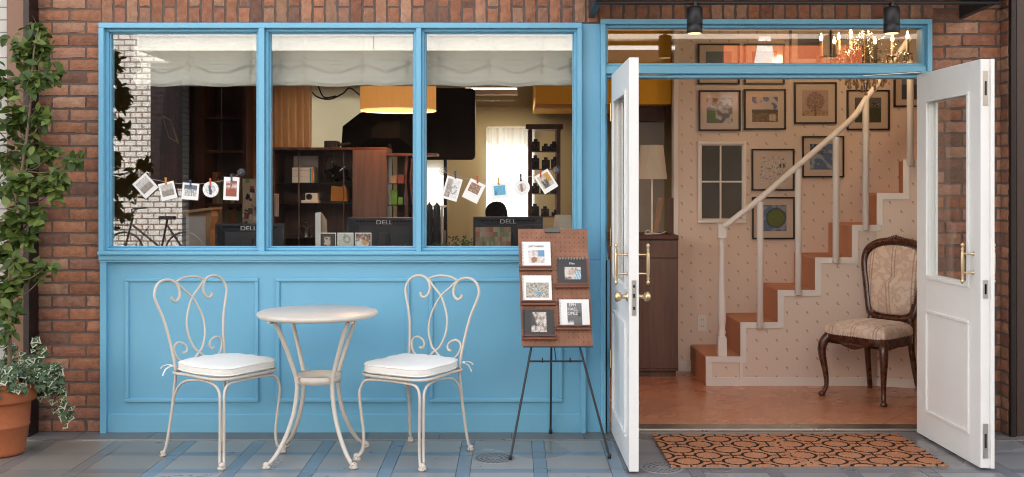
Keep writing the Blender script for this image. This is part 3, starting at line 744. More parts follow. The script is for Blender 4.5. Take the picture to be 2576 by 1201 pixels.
# ------------------------------------------------------------------ easel with booklets
def easel():
    f1, f2, fb = G(1284, 1158), G(1533, 1154), G(1385, 1092)
    t = thing('easel', (f2.x - .25, f2.y, 0), 'black wire easel holding the brown pegboard beside the door', 'easel')
    BO = Vector((wx(1312, -.46), -.46, wz(871, -.46))); BX = Vector((.370, 0, 0)).normalized() * (wx(1491, -.46) - wx(1312, -.46))
    TL = Vector((wx(1303, -.30), -.30, wz(577, -.30))); BZ = TL - BO
    nrm = BX.cross(BZ).normalized()                       # towards the viewer
    if nrm.y > 0: nrm = -nrm
    apex = BO + BX * .5 + BZ * .98 - nrm * .02
    r = .006
    for f, u in ((f1, .14), (f2, .82)):
        m = MB(); top = BO + BX * (.3 if u < .5 else .62) + BZ * .95 - nrm * .022
        m.tube([f + Vector((0, 0, .008)), BO + BX * u - nrm * .018, top], r, 8, sub=1)
        m.lathe([(.006, 0), (.010, .001), (.010, .022), (.007, .026)], f, 10); m.build('leg', M['black'], t)
    m = MB(); m.tube([fb + Vector((0, 0, .008)), apex], r, 8, sub=1); m.lathe([(.006, 0), (.010, .001), (.010, .022), (.007, .026)], fb, 10); m.build('leg', M['black'], t)
    m = MB(); a = f1.lerp(BO + BX * .14 - nrm * .018, .865); b = f2.lerp(BO + BX * .82 - nrm * .018, .865)
    m.tube([a, b], .005, 8, sub=1)
    for q in (.25, .75): p = a.lerp(b, q); m.tube([p, p + Vector((0, -.022, -.002)), p + Vector((0, -.026, .022))], .0035, 6, sub=1)
    m.tube([a.lerp(b, .5), fb.lerp(apex, .55)], .003, 6, sub=1)
    m.build('crossbar', M['black'], t)
    m = MB(); m.obox(BO + BX * .51 - BZ.normalized() * .004 + nrm * .004, BX * .49, nrm * .012, BZ.normalized() * .003); m.build('ledge', M['black'], t)
    # pegboard
    pb = thing('pegboard', BO + BX * .5, 'brown pegboard display panel standing on the black easel', 'display board')
    hm = MB(); hm.obox(BO + BX * .5 + BZ * .5, BX * .5, nrm * .006, BZ * .5)
    m = MB(); m.obox(BO + BX * .495 + BZ * .985 + nrm * .012, BX * .107, nrm * .007, BZ * .018); m.build('clip', pm('grey clip', (.08, .08, .08, 1), .4), pb)
    nx, ny = 14, 24
    for i in range(nx):
        for j in range(ny):
            c = BO + BX * ((i + .9) / (nx + .8)) + BZ * ((j + .8) / (ny + .7)) + nrm * .0066; vs = [c + BX.normalized() * .0024 * math.cos(a) + BZ.normalized() * .0024 * math.sin(a) for a in [k * math.pi / 3 for k in range(6)]]
            hm.add(vs, [tuple(range(6))], 1)
    hm.build('board', [M['peg'], M['black_matte']], pb)
    def uv(x, y): return ((x - (40 + (y - 70) * .026)) / 668, 1 - (y - 70) / 1100)
    items = [(75, 355, 200, 438, 48, 362, 'w'), (78, 360, 520, 762, 70, 392, 'w'), (85, 372, 838, 1080, 78, 402, 'k'), (412, 695, 358, 600, 385, 705, 'k'), (425, 712, 745, 990, 395, 718, 'w')]
    labs = ['white spiral booklet reading JUST MARRID, top left on the pegboard', 'white spiral booklet with a photo of a child among branches, middle left', 'black spiral booklet with a bright slanted photo, bottom left', 'black booklet titled Mike with its spiral on the top edge', 'white spiral booklet with a grey photo lettered EPH HAEL OPEZ, bottom right']
    ux, uz = BX, BZ
    for k, (xa, xb, ya, yb, sa, sb, kind) in enumerate(items):
        u0, v1 = uv(xa, ya); u1, v0 = uv(xb, yb); s0, _ = uv(sa, yb); s1, _ = uv(sb, yb)
        m = MB(); m.obox(BO + ux * (s0 + s1) / 2 + uz * (v0 - .018) + nrm * .022, ux * (s1 - s0) / 2, nrm * .016, uz * .015)
        m.obox(BO + ux * (s0 + s1) / 2 + uz * (v0 - .006) + nrm * .035, ux * (s1 - s0) / 2, nrm * .003, uz * .012)
        m.build('ledge', M['shelfwood'], pb)
        cen = BO + ux * (u0 + u1) / 2 + uz * (v0 + v1) / 2 + nrm * .019
        bk = thing('booklet', BO + ux * (u0 + u1) / 2 + uz * v0 + nrm * .019, labs[k], 'booklet', 'spiral booklets on the pegboard')
        col = M['paper'] if kind == 'w' else pm('black cover', (.02, .021, .024, 1), .45)
        m = MB(); m.obox(cen, ux * (u1 - u0) / 2, nrm * .004, uz * (v1 - v0) / 2); cvr = m.build('cover', col, bk)
        sp = MB(); n = 17
        for i in range(n):
            q = (i + .5) / n
            if k == 3: p = cen + ux * (u1 - u0) * (q - .5) * .9 + uz * (v1 - v0) * .5; dd = uz.normalized()
            else: p = cen - ux * (u1 - u0) * .5 + uz * (v1 - v0) * (q - .5) * .96; dd = -ux.normalized()
            sp.tube([p + nrm * .0045 - dd * .008, p + nrm * .007 - dd * .002, p + nrm * .004 + dd * .004, p - nrm * .003 + dd * .002], .0011, 5, sub=3)
        sp.build('spiral_binding', M['black'] if kind == 'k' and k != 3 else M['steel'], bk)
        # cover picture
        W_, H_ = u1 - u0, v1 - v0
        pic = {0: (.22, .78, .15, .66), 1: (.12, .90, .14, .72), 2: (.26, .77, .14, .90), 3: (.24, .80, .18, .66), 4: (.26, .75, .02, .86)}[k]
        def fn(a, b, k=k):
            n1 = nz(a * 5 + k * 9, b * 5); n2 = nz(a * 16 + k, b * 16)
            if k == 0:
                if (a - .35) ** 2 + ((b - .25) * .8) ** 2 < .035: return (.35, .15, .08)
                if a > .6 and b > .5: return (.12, .28, .45)
                return (.75, .7, .66) if n1 > -.1 else (.5, .42, .4)
            if k == 1:
                if (a - .52) ** 2 + (b - .3) ** 2 < .015: return (.10, .35, .5)
                return (.6, .58, .5) if n2 > 0 else (.18, .15, .11)
            if k == 2:
                if a < .45 - .45 * (b) + .1 and b > .3: return (.03, .03, .03)
                return (.65, .62, .58) if n2 + n1 > -.1 else (.2, .12, .08)
            if k == 3:
                if a > .6 and b < .7: return (.10, .25, .38) if math.sin(a * 40 + b * 12) > 0 else (.6, .68, .72)
                if (a - .45) ** 2 + (b - .6) ** 2 < .05: return (.55, .36, .28)
                return (.6, .57, .52) if n1 > -.2 else (.16, .09, .06)
            if (a - .4) < .3 * b - .0 and b < .15: return (.7, .7, .68)
            if .72 < a < .9 and .4 < b < .58: return (.02, .02, .02)
            return (.10 + .08 * b, .10 + .08 * b, .11 + .08 * b)
        m = MB(); grid_print(m, cen + ux * W_ * (pic[0] - .5) + uz * H_ * (pic[2] - .5) + nrm * .0045, ux * W_ * (pic[1] - pic[0]), uz * H_ * (pic[3] - pic[2]), 22, 18, fn)
        m.build('cover_photo', M['card'], cvr)
        rm = Matrix((ux.normalized(), uz.normalized(), nrm)).transposed().to_euler()
        def tx(s, size, u, v, mat):
            p = cen + ux * W_ * (u - .5) + uz * H_ * (v - .5) + nrm * .0052 - Vector(bk.location)
            text_obj(s, size, 'lettering', mat, cvr, p, rm, .0003)
        if k == 0: tx('JUST MARRID', .0135, .5, .78, M['black'])
        if k == 3: tx('Mike', .015, .5, .76, M['paper'])
        if k == 4:
            for s_, v in (('EPH', .74), ('HAEL', .58), ('OPEZ', .42)): tx(s_, .022, .44, v, M['paper'])
easel()

# ------------------------------------------------------------------ doormat
def doormat():
    c = Vector((1.463, -.425, 0)); w, d = 1.372, .665
    mb = MB(); nx, ny = 400, 196; P, Q = .2425, .116; vs = []; cols = []
    def dark(x, y):
        n = .002 * nz(x * 90, y * 90); row = round(y / Q)
        for r in (row - 1, row, row + 1):
            off = (P / 2 if r % 2 else 0); xx = (x - off + P / 2) % P - P / 2; yy = y - r * Q
            e = math.sqrt(xx * xx + (yy * 1.0) ** 2)
            if abs(e - .066 + n) < .0078: return True
            if e < .066: return False
        for r in (row - 1, row, row + 1):
            off = (P / 2 if r % 2 else 0); xx = (x - off + P / 2) % P - P / 2; yy = y - r * Q
            if abs(yy) < .007 and abs(xx) > .068: return True
            if abs(abs(xx) - P / 2) < .0052 and abs(yy) < Q - .066 + .004 - .0: return True
        return False
    for j in range(ny + 1):
        for i in range(nx + 1):
            x, y = i / nx * w, j / ny * d
            ed = 1 if (i in (0, nx) or j in (0, ny)) else 0
            z = .013 + .0028 * nz(x * 260, y * 260) + .0018 * nz(x * 60, y * 60) - .005 * ed
            vs.append((c.x - w / 2 + x + (.003 * nz(y * 80, 3) if ed else 0), c.y - d / 2 + y + (.004 * nz(x * 80, 7) if ed else 0), z))
    o = len(mb.v); W1 = nx + 1; mb.v += vs
    wear = lambda x, y: nz(x * 3 + 4, y * 3) > .33 and abs(x - .73) < .25
    for j in range(ny):
        for i in range(nx):
            x, y = (i + .5) / nx * w, (j + .5) / ny * d
            n = .85 + .35 * nz(x * 120, y * 120) + .1 * nz(x * 9, y * 9)
            wr = nz(x * 40, y * 40) > .05 and abs(x - .66 + .1 * (y - .3)) < .05
            cc = (.03, .018, .013) if dark(x + .02, y + .03) and not wr else (.40 * n, .185 * n, .10 * n)
            mb.f.append([j * W1 + i, j * W1 + i + 1, (j + 1) * W1 + i + 1, (j + 1) * W1 + i]); mb.mi.append(0); mb.c.append((*cc, 1)); mb.sm.append(False)
    t = thing('doormat', (c.x, c.y, 0), 'coir doormat with black linked ring pattern in front of the open doorway', 'doormat')
    mb.build('pile', pm('coir pile', (1, 1, 1, 1), .95, attr='Col', var=.15, vs=200, spec=.05), t, recalc=False)
    MB().box(c.x - w / 2 + .004, c.x + w / 2 - .004, c.y - d / 2 + .004, c.y + d / 2 - .004, .001, .0075).build('backing', pm('mat backing', (.3, .25, .2, 1), .9), t)
    t.rotation_euler = (0, 0, R(.6))
doormat()

# ------------------------------------------------------------------ plants at left
def leaf(mb, p, d, n, L_, Wd, fold=.25, mi=0, col=(1, 1, 1, 1), curl=.15):
    d = d.normalized(); s = d.cross(n).normalized(); n = s.cross(d).normalized()
    pr = [(0, .02), (.22, .36), (.5, .5), (.78, .34), (1, .02)]; vs = []
    for a, w in pr:
        c = p + d * (a * L_) - n * (curl * a * a * L_)
        vs += [c - s * (w * Wd) + n * (fold * w * Wd), c, c + s * (w * Wd) + n * (fold * w * Wd)]
    fs = []
    for i in range(4):
        for k in (0, 1): fs.append((i * 3 + k, i * 3 + k + 1, (i + 1) * 3 + k + 1, (i + 1) * 3 + k))
    mb.add(vs, fs, mi, col, True)
def plants():
    Y0 = -.52
    pc = Vector((wx(8, -.48), -.48, 0))
    t = thing('climbing_tree', (pc.x, Y0, .36), 'leafy green climber with thin stems rising from the pot up the brick edge', 'plant')
    r = random.Random(5); cl = [(95, 75, 30), (62, 130, 48), (112, 118, 34), (28, 220, 46), (98, 205, 42), (140, 190, 24), (40, 300, 50), (108, 296, 42), (18, 395, 44), (80, 375, 44), (56, 465, 60), (140, 440, 42), (192, 408, 22), (130, 385, 26), (30, 556, 52), (90, 540, 32), (150, 478, 24), (18, 640, 44), (66, 600, 34), (26, 720, 40), (64, 690, 26), (126, 668, 18), (116, 690, 12), (16, 780, 36), (14, 830, 24), (48, 655, 26), (-40, 300, 60), (-40, 500, 60), (-40, 700, 55), (-30, 180, 50)]
    st = MB(); trunk = [(pc.x + .02, -.45, .30), (pc.x + .03, -.47, .6), W(28, 600, -.48), W(55, 430, Y0), W(75, 280, Y0), W(84, 140, Y0), W(96, 70, Y0)]
    st.tube(trunk, [.013, .011, .009, .008, .006, .004, .002], 8)
    tp, _ = spline([Vector(p) for p in trunk], [0] * 7, 12, False)
    lf = MB()
    for (x, y, rad) in cl:
        c = W(x, y, Y0 + r.uniform(-.06, .10)); R_ = rad * 5.7 / FPX
        q = min(tp, key=lambda a: (a - c - Vector((0, 0, -.1))).length)
        st.tube([q, q.lerp(c, .5) + Vector((0, 0, -.03)), c + Vector((0, 0, R_ * .4))], [.005, .0035, .0015], 5)
        tw = []
        for k in range(max(3, int(rad / 6))):
            e = c + Vector((r.gauss(0, .6), r.gauss(0, .45), r.gauss(0, .6))) * R_; tw.append((c + (e - c) * -.2, e))
            st.tube([c, c.lerp(e, .6) + Vector((0, 0, .01)), e], [.0022, .0016, .001], 4, sub=3)
        for k in range(int(rad * rad / 30) + 5):
            a, b = r.choice(tw); u = r.uniform(.1, 1.05); p = a.lerp(b, u) + Vector((r.gauss(0, .012), r.gauss(0, .014), r.gauss(0, .012)))
            d = Vector((r.uniform(-1, 1), r.uniform(-1, .35), r.uniform(-.9, .45))); n = Vector((r.gauss(0, .4), -.7 + r.gauss(0, .4), .75)).normalized()
            s = r.uniform(.036, .078)
            leaf(lf, p, d, n, s, s * .56, r.uniform(.1, .5), curl=r.uniform(0, .35))
    st.build('stem', M['bark'], t); lf.build('foliage', M['leaf'], t, recalc=False)
    # pot
    p = thing('plant_pot', pc, 'large terracotta pot at the left edge of the pavement', 'plant pot')
    c = (pc.x, pc.y, 0); R1 = wx(86, -.48) - pc.x; R0 = wx(52, -.5) - pc.x
    H = wz(962, -.48) ; 
    MB().lathe([(R0 * .9, 0.002), (R0, .004), (R0 + .004, .02), (R0 + (R1 - R0) * .42, H * .40), (R0 + (R1 - R0) * .43 + .004, H * .41), (R0 + (R1 - R0) * .45, H * .43), (R1 - .028, H * .72), (R1 - .022, H * .735), (R1 - .006, H * .75), (R1, H * .78), (R1 + .002, H - .012), (R1 - .004, H), (R1 - .022, H - .002), (R1 - .028, H - .05), (.002, H - .05)], c, 56).build('body', M['terra'], p)
    MB().lathe([(R1 - .03, H - .047), (.002, H - .04)], c, 24).build('soil', pm('soil', (.04, .028, .02, 1), .95, bs=80, bst=1), p)
    # ivy
    iv = thing('ivy_plant', (pc.x, pc.y, H), 'variegated ivy spilling over the rim of the terracotta pot', 'plant')
    im = MB(); sm = MB()
    def ivy_leaf(p, d, n, s):
        d = d.normalized(); q = d.cross(n).normalized(); n = q.cross(d).normalized()
        out = [(0, .0), (-.12, .34), (.12, .40), (.10, .62), (.42, .34), (.62, .22), (1.0, 0), (.62, -.22), (.42, -.34), (.10, -.62), (.12, -.40), (-.12, -.34)]
        cv = p + d * (s * .3); g = r.uniform(.7, 1.2); gc = (.045 * g, .085 * g, .03 * g, 1); wc = (.40, .42, .30, 1)
        inn = [cv + (d * ((a - .3) * .62) + q * (b * .62)) * s for a, b in out]; o_ = [cv + (d * (a - .3) + q * b) * s - n * (.12 * s * (abs(b) + abs(a - .3))) for a, b in out]
        im.add(inn, [tuple(range(12))], 0, gc)
        vs = inn + o_
        im.add(vs, [(i, (i + 1) % 12, 12 + (i + 1) % 12, 12 + i) for i in range(12)], 0, wc if r.random() < .42 else gc)
    strands = []
    for k in range(26):
        a = r.uniform(-2.2, 1.6); ex = math.cos(a), math.sin(a)
        rr_ = R1 * r.uniform(.5, 1.0); top = Vector((pc.x + ex[0] * rr_ * .6, pc.y + ex[1] * rr_ * .6, H + r.uniform(.0, .12)))
        ln = r.uniform(-.03, .06)
        strands.append([top, Vector((pc.x + ex[0] * (rr_ + .02), pc.y + ex[1] * (rr_ + .02), H + r.uniform(.02, .10))), Vector((pc.x + ex[0] * (R1 + r.uniform(.02, .1)), pc.y + ex[1] * (R1 + r.uniform(.02, .08)), H - ln))])
    for (x, y) in ((130, 985), (152, 1010), (178, 1050), (120, 940), (165, 1062), (100, 1000), (140, 1035)):
        e = W(x, y, -.40 + r.uniform(-.05, .08)); strands.append([Vector((pc.x + .05, -.45, H)), Vector((pc.x + .22, -.43, H + .07)), Vector(((pc.x + .25 + e.x) / 2, -.42, (H + e.z) / 2 + .05)), e])
    for (x, y) in ((40, 870), (95, 850), (108, 880), (60, 890), (20, 870), (80, 905)):
        e = W(x, y, -.42); strands.append([Vector((pc.x + .02, -.45, H)), Vector((e.x - .02, -.44, (H + e.z) / 2)), e])
    for s_ in strands:
        sp, _ = spline([Vector(v) for v in s_], [0] * len(s_), 9, False); sm.tube(sp, .0016, 4, sub=1)
        for q in sp[4:]:
            for _k in range(2):
                d = Vector((r.uniform(-.7, 1), r.uniform(-1, .4), r.uniform(-1, .3)))
                if r.random() < .72: ivy_leaf(q + Vector((r.gauss(0, .012), r.gauss(0, .012), r.gauss(0, .010))), d, Vector((r.gauss(.1, .35), -.8, .6)), r.uniform(.018, .044))
    im.build('foliage', M['ivy'], iv, recalc=False); sm.build('vine', M['bark'], iv)
plants()

# ================================================================== INTERIOR SHELL
XW = wx(1706, 1.86)
def shell():
    struct(MB().box(XLI, XRI, .14, 3.3, -.02, .016).build('interior_floor', M['floortile']), 'terracotta tiled shop floor laid diagonally', 'floor')
    struct(MB().box(XLI, XRI, .12, 3.3, 2.62, 2.7).build('interior_ceiling', M['ceiling']), 'cream ceiling inside the shop', 'ceiling')
    o = MB().box(XW, XRI, 1.86, 1.94, .0, 2.62).build('wallpapered_wall', M['wallpaper']); struct(o, 'pink floral wallpapered wall behind the staircase', 'wall')
    struct(MB().box(XW - .035, XW, 1.845, 1.95, .016, 2.62, ch=.003).build('wall_trim', M['ivory_trim']))
    struct(MB().box(XW, wx(1745, 1.86), 1.845, 1.86, .016, .10, ch=.003).build('skirting_board', M['ivory_trim']))
    # studio walls
    struct(MB().box(XLI - .1, XLI, .14, 3.3, 0, 2.62).build('studio_side_wall', M['dark_int']))
    struct(MB().box(XRI, XRI + .1, .12, 3.3, 0, 2.62).build('hall_side_wall', M['wallpaper']))
    m = MB(); Y = 3.2; wins = [(wx(690, Y), wx(925, Y), wz(400, Y), wz(222, Y)), (wx(1066, Y), wx(1118, Y), wz(545, Y), wz(400, Y)), (wx(1226, Y), wx(1345, Y), wz(560, Y), wz(318, Y))]  # first opening is added, so the sun can backlight the cream sheet
    xs = XLI
    for (a, b, z0, z1) in wins:
        m.box(xs, a, Y, Y + .05, 0, 2.62); m.box(a, b, Y, Y + .05, 0, z0); m.box(a, b, Y, Y + .05, z1, 2.62); xs = b
    m.box(xs, XRI, Y, Y + .05, 0, 2.62)
    struct(m.build('studio_back_wall', M['cream_wall']), 'cream back wall of the studio', 'wall')
    for i, (a, b, z0, z1) in enumerate(wins):
        if i == 1:
            t = MB(); t.box(a - .01, b + .01, Y - .02, Y - .012, z0, z1 + .02)
            tag(t.build('backlit_sheet', M['sheer']), 'bright white roller blind at the small back window', 'blind')
shell()

def cut_upper_for_windows():
    pass
# the rear outer wall of the building has the same two window openings
for o in list(shop.children):
    if o.name.startswith('upper_wall'):
        bpy.data.objects.remove(o)
up = MB(); up.box(-6, 6, -.02, .3, 3.0, 6.0); up.box(-6, 6, .3, 3.4, 5.9, 6.1)
up.box(-6, XLI - .1, .12, 3.4, 0, 5.9); up.box(XRI + .1, 6, .12, 3.4, 0, 5.9); up.box(-6, 6, 3.25, 3.4, 2.72, 5.9)
up.build('upper_wall', M['plaster'], shop)
struct(MB().box(-20, 20, 6.5, 6.7, -.3, 2.2).build('yard_wall', M['plaster']))

# ------------------------------------------------------------------ curtains and blinds
def curtain(name, x0, x1, z0, z1, Y, folds, amp, mat, label, cat, flare=0, seed=0):
    m = MB(); nx, nn = folds * 10, 14; vs = []
    for j in range(nn + 1):
        v = j / nn; z = z0 + (z1 - z0) * v
        for i in range(nx + 1):
            u = i / nx; a = amp * (.6 + .4 * (1 - v))
            y = Y + a * math.sin(2 * math.pi * folds * u + 1.6 * math.sin(5 * u + seed) + .5 * v) + .5 * a * math.sin(2 * math.pi * folds * .43 * u + 1) + .3 * a * nz(u * 9, v * 2, seed)
            vs.append((x0 + (x1 - x0) * u + flare * (1 - v) * (1 - u) , y, z))
    w = nx + 1; m.add(vs, [(j * w + i, j * w + i + 1, (j + 1) * w + i + 1, (j + 1) * w + i) for j in range(nn) for i in range(nx)], 0, (1, 1, 1, 1), True)
    return tag(m.build(name, mat), label, cat)
curtain('curtain', wx(660, 3.05), wx(786, 3.05), wz(420, 3.05), wz(180, 3.05), 3.05, 8, .034, M['curtain'], 'orange beige pleated curtain behind the middle window', 'curtain', 0)
curtain('sheer_curtain', wx(1222, 3.1), wx(1345, 3.1), wz(560, 3.1), wz(322, 3.1), 3.12, 7, .02, M['sheer'], 'bright white sheer curtain at the back window of the studio', 'curtain')

def roman(x0, x1, seed, label, tapes, curveleft=False):
    Y = .13; m = MB(); nx, nn = 90, 60; zt, zb = wz(70, Y), wz(217, Y); vs = []
    def H_(px): return wz(px, Y)
    for j in range(nn + 1):
        v = j / nn; z = zb + (zt - zb) * v; py = HOR - (z - EYE) * FPX / (DIST + Y)
        for i in range(nx + 1):
            u = i / nx; x = x0 + (x1 - x0) * u
            # distance to nearest tape -> sag
            ds = min(abs(x - tt) for tt in tapes); sag = min(1, ds / .15)
            s = sag * sag * (3 - 2 * sag)
            y = 0.0
            for (f0, amp, wd, dp) in ((155, .014, 2.2, -2), (159.5, .017, 2.4, 1), (164, .020, 2.8, 5), (168.5, .020, 3.2, 9), (173, .017, 3.6, 13), (207, .012, 6, 3)):
                c = f0 + dp * (s - .5) + .9 * nz(x * 5 + seed, f0 * .1)
                y -= amp * (.3 + .7 * s) * math.exp(-((py - c) / wd) ** 2)
            y -= .012 * max(0, min(1, (py - 145) / 30)) + .022 * max(0, min(1, (py - 178) / 18))
            y += .014 * math.exp(-(ds / .012) ** 2) * (1 if 148 < py < 188 else .3) + .006 * (1 - s) + .004 * nz(x * 10 + seed, z * 14) + .0015 * nz(x * 40 + seed, z * 50)
            zz = z - (.014 * (s - .5) + .004 * nz(x * 5 + seed, 1)) * (1 - v)
            xx = x
            if curveleft and u < .12 and py > 150: xx += .02 * math.sin((py - 150) / 67 * math.pi * 2) * (1 - u / .12) ** 2 + .03 * (1 - u / .12) ** 2
            vs.append((xx, Y + y, zz))
    w = nx + 1; m.add(vs, [(j * w + i, j * w + i + 1, (j + 1) * w + i + 1, (j + 1) * w + i) for j in range(nn) for i in range(nx)], 0, (1, 1, 1, 1), True)
    # hem back
    m.box(x0 + .01, x1 - .005, Y + .012, Y + .03, zb + .002, zb + .02)
    t = thing('roman_blind', ((x0 + x1) / 2, Y, zt), label, 'blind', 'linen roman blinds behind the windows')
    m.build('fabric', M['blind'], t); MB().box(x0, x1, Y + .004, Y + .05, zt, zt + .03).build('headrail', M['white'], t)
roman(wx(335, .13), wx(655, .13), 1, 'cream linen blind in the left window', [wx(a, .13) for a in (345, 479, 636)], True)
roman(wx(662, .13), wx(1052, .13), 2, 'cream linen blind in the middle window', [wx(a, .13) for a in (700, 765, 917, 1030)])
roman(wx(1060, .13), wx(1452, .13), 3, 'cream linen blind in the right window', [wx(a, .13) for a in (1100, 1236, 1368, 1440)])

# ------------------------------------------------------------------ photo garlands
def garland(cups, pts, photos, label, lab2):
    Y = .012
    a, b = W(*cups[0], Y), W(*cups[1], Y)
    t = thing('photo_string', a, label, 'string')
    P = [W(x, y, Y + .004) for x, y in pts]
    MB().tube(P, .0016, 5).build('cord', pm('pink cord', (.45, .30, .25, 1), .8), t)
    for c in (a, b):
        m = MB(); m.lathe([(.024, .008), (.022, .002), (.016, -.004), (.008, -.008), (.007, -.014), (.010, -.018), (.004, -.020)], c, 20, axis='y'); m.build('suction_cup', M['acrylic'], t)
    for (x, y, w, h, rot, kind, pinc, lab) in photos:
        c = W(x, y, Y - .001); w, h = w * 6 / FPX, h * 6 / FPX
        ph = thing('hanging_photo', c, lab, 'photo', lab2)
        ux = Vector((math.cos(R(rot)), 0, math.sin(R(rot)))); uz = Vector((-math.sin(R(rot)), 0, math.cos(R(rot)))); nn = Vector((0, -1, 0))
        m = MB()
        if kind in ('round', 'round2'):
            vs = []; n = 28
            for yy in (0, .0015):
                for k in range(n): an = 2 * math.pi * k / n; vs.append(c + Vector((math.cos(an) * w / 2, -yy, math.sin(an) * w / 2)))
            m.add(vs, [tuple(range(n)), tuple(range(2 * n - 1, n - 1, -1))] + [(i, (i + 1) % n, n + (i + 1) % n, n + i) for i in range(n)])
        else: m.obox(c, ux * w / 2, nn * .0008, uz * h / 2)
        cd2 = m.build('card', M['paper'], ph)
        x0, x1, z0, z1 = {'pol': (.12, .88, .22, .88), 'port': (.15, .85, .16, .84), 'round': (.2, .8, .2, .8), 'round2': (.24, .76, .24, .76), 'draw': (.12, .9, .1, .9), 'text': (.14, .8, .4, .86), 'sky': (.16, .84, .22, .82)}[kind]
        def fn(a, b):
            n1 = nz(a * 6 + x, b * 6 + y); n2 = nz(a * 14 + x, b * 14)
            if kind == 'sky': return (.02, .03, .04) if (.1 < a < .2 and b < .45) else (.13, .42, .62)
            if kind == 'port': return (.30, .07, .04) if not ((a < .4 and b > .85) or (a > .55 and .55 < b < .78) or (a < .4 and .55 < b < .7)) else (.6, .55, .48)
            if kind in ('round', 'round2'):
                if (a - .5) ** 2 + (b - .5) ** 2 > .25: return (.8, .79, .76)
                return ((.06, .07, .1) if kind == 'round' else (.35, .16, .09)) if (abs(a - .45 - .2 * (.5 - b)) < .14 and b < .85) else ((.5, .5, .5) if n1 > 0 else (.66, .66, .66))
            if kind == 'draw':
                if a < .42: return (.5, .42, .36) if n2 < .15 else (.05, .04, .04)
                return (.78, .78, .76) if abs(math.hypot(a - .65, b - .45) - .2) > .03 else (.08, .07, .07)
            if kind == 'text': return (.30, .14, .07) if n1 > -.1 else ((.7, .6, .5) if n2 > 0 else (.08, .05, .04))
            base = (.55, .52, .48) if b > .5 else (.3, .26, .22)
            if x > 470 and x < 490: return (.10, .14, .2) if b > .6 else ((.75, .75, .73) if math.sin(a * 40) > -.3 else (.1, .1, .1))
            if x > 1300: return (.06, .06, .06) if (b < .6 and .15 < a < .65 and n2 > -.3) else ((.6, .3, .05) if a > .6 and b > .3 else (.6, .56, .48))
            return tuple(q * (1 + .8 * n2) for q in base)
        m = MB(); grid_print(m, c - ux * w * (.5 - x0) - uz * h * (.5 - z0) + nn * .0013, ux * w * (x1 - x0), uz * h * (z1 - z0), 14, 14, fn) if kind[:5] != 'round' else None
        if kind[:5] == 'round':
            n = 20; rr_ = w * .33 if kind == 'round' else w * .27
            for ri in range(5):
                for k in range(n):
                    a0, a1 = 2 * math.pi * k / n, 2 * math.pi * (k + 1) / n; r0, r1 = rr_ * ri / 5, rr_ * (ri + 1) / 5
                    q = [(r0, a0), (r1, a0), (r1, a1), (r0, a1)]; am = (a0 + a1) / 2; rm_ = (r0 + r1) / 2 / rr_ / 2
                    cc = fn(.5 + rm_ * math.cos(am), .5 + rm_ * math.sin(am))
                    m.add([c + Vector((rq * math.cos(aq), -.0022, rq * math.sin(aq))) for rq, aq in q], [(0, 1, 2, 3)], 0, (*cc, 1))
            if kind == 'round':
                for k in range(8):
                    an = 2 * math.pi * (k + .5) / 8; q = c + Vector((math.cos(an) * w * .43, -.0022, math.sin(an) * w * .43)); m.obox(q, (.0018, 0, 0), (0, .0003, 0), (0, 0, .0018), 0, (.02, .02, .03, 1))
        m.build('print', M['card'], cd2)
        pt = min((Vector((P[i].lerp(P[i + 1], q / 10))) for i in range(len(P) - 1) for q in range(11)), key=lambda q: abs(q.x - (c + uz * h * .45).x))
        m = MB(); m.obox(pt + Vector((0, -.006, .004)), (.0045, 0, .0008), (0, .0035, 0), (-.002, 0, .021)); m.obox(pt + Vector((.001, -.0095, .004)), (.0040, 0, 0), (0, .0012, 0), (.0015, 0, .019))
        m.build('peg', pm('peg paint', pinc, .5), ph)
NAV, OR_, RD, TN, BK = (.03, .05, .10, 1), (.55, .22, .04, 1), (.42, .07, .03, 1), (.5, .3, .12, 1), (.01, .01, .012, 1)
garland(((350, 437), (606, 434)), [(350, 437), (365, 447), (424, 459), (480, 464), (530, 460), (583, 449), (606, 434)],
        [(366, 468, 44, 50, 42, 'pol', TN, 'tilted white photo hanging first from the left in the left window'), (422, 481, 40, 44, 14, 'pol', OR_, 'photo of a camera under an orange peg in the left window'),
         (479, 482, 42, 42, -5, 'pol', NAV, 'photo of a white picket fence under a navy peg'), (530, 477, 40, 40, 0, 'round', RD, 'round photo with dotted rim under a red peg in the left window'),
         (582, 475, 39, 58, -2, 'port', NAV, 'upright photo of a red brown interior in the left window')], 'string of small photos on suction cups in the left window', 'small photos pegged to window strings')
garland(((1115, 431), (1400, 428)), [(1115, 431), (1140, 441), (1195, 454), (1254, 458), (1310, 449), (1372, 437), (1400, 428)],
        [(1137, 475, 40, 58, -16, 'draw', NAV, 'white photo with a dog drawing, first on the left in the right window'), (1192, 481, 42, 52, -26, 'text', RD, 'white card with brown photo and text under a red peg'),
         (1257, 480, 42, 40, 5, 'sky', TN, 'square card with a plain sky blue picture'), (1313, 472, 40, 40, 0, 'round2', BK, 'round photo of a child under a black peg'),
         (1374, 457, 40, 52, 32, 'pol', RD, 'tilted photo of a black camera beside the right suction cup')], 'string of small photos on suction cups in the right window', 'small photos pegged to window strings')

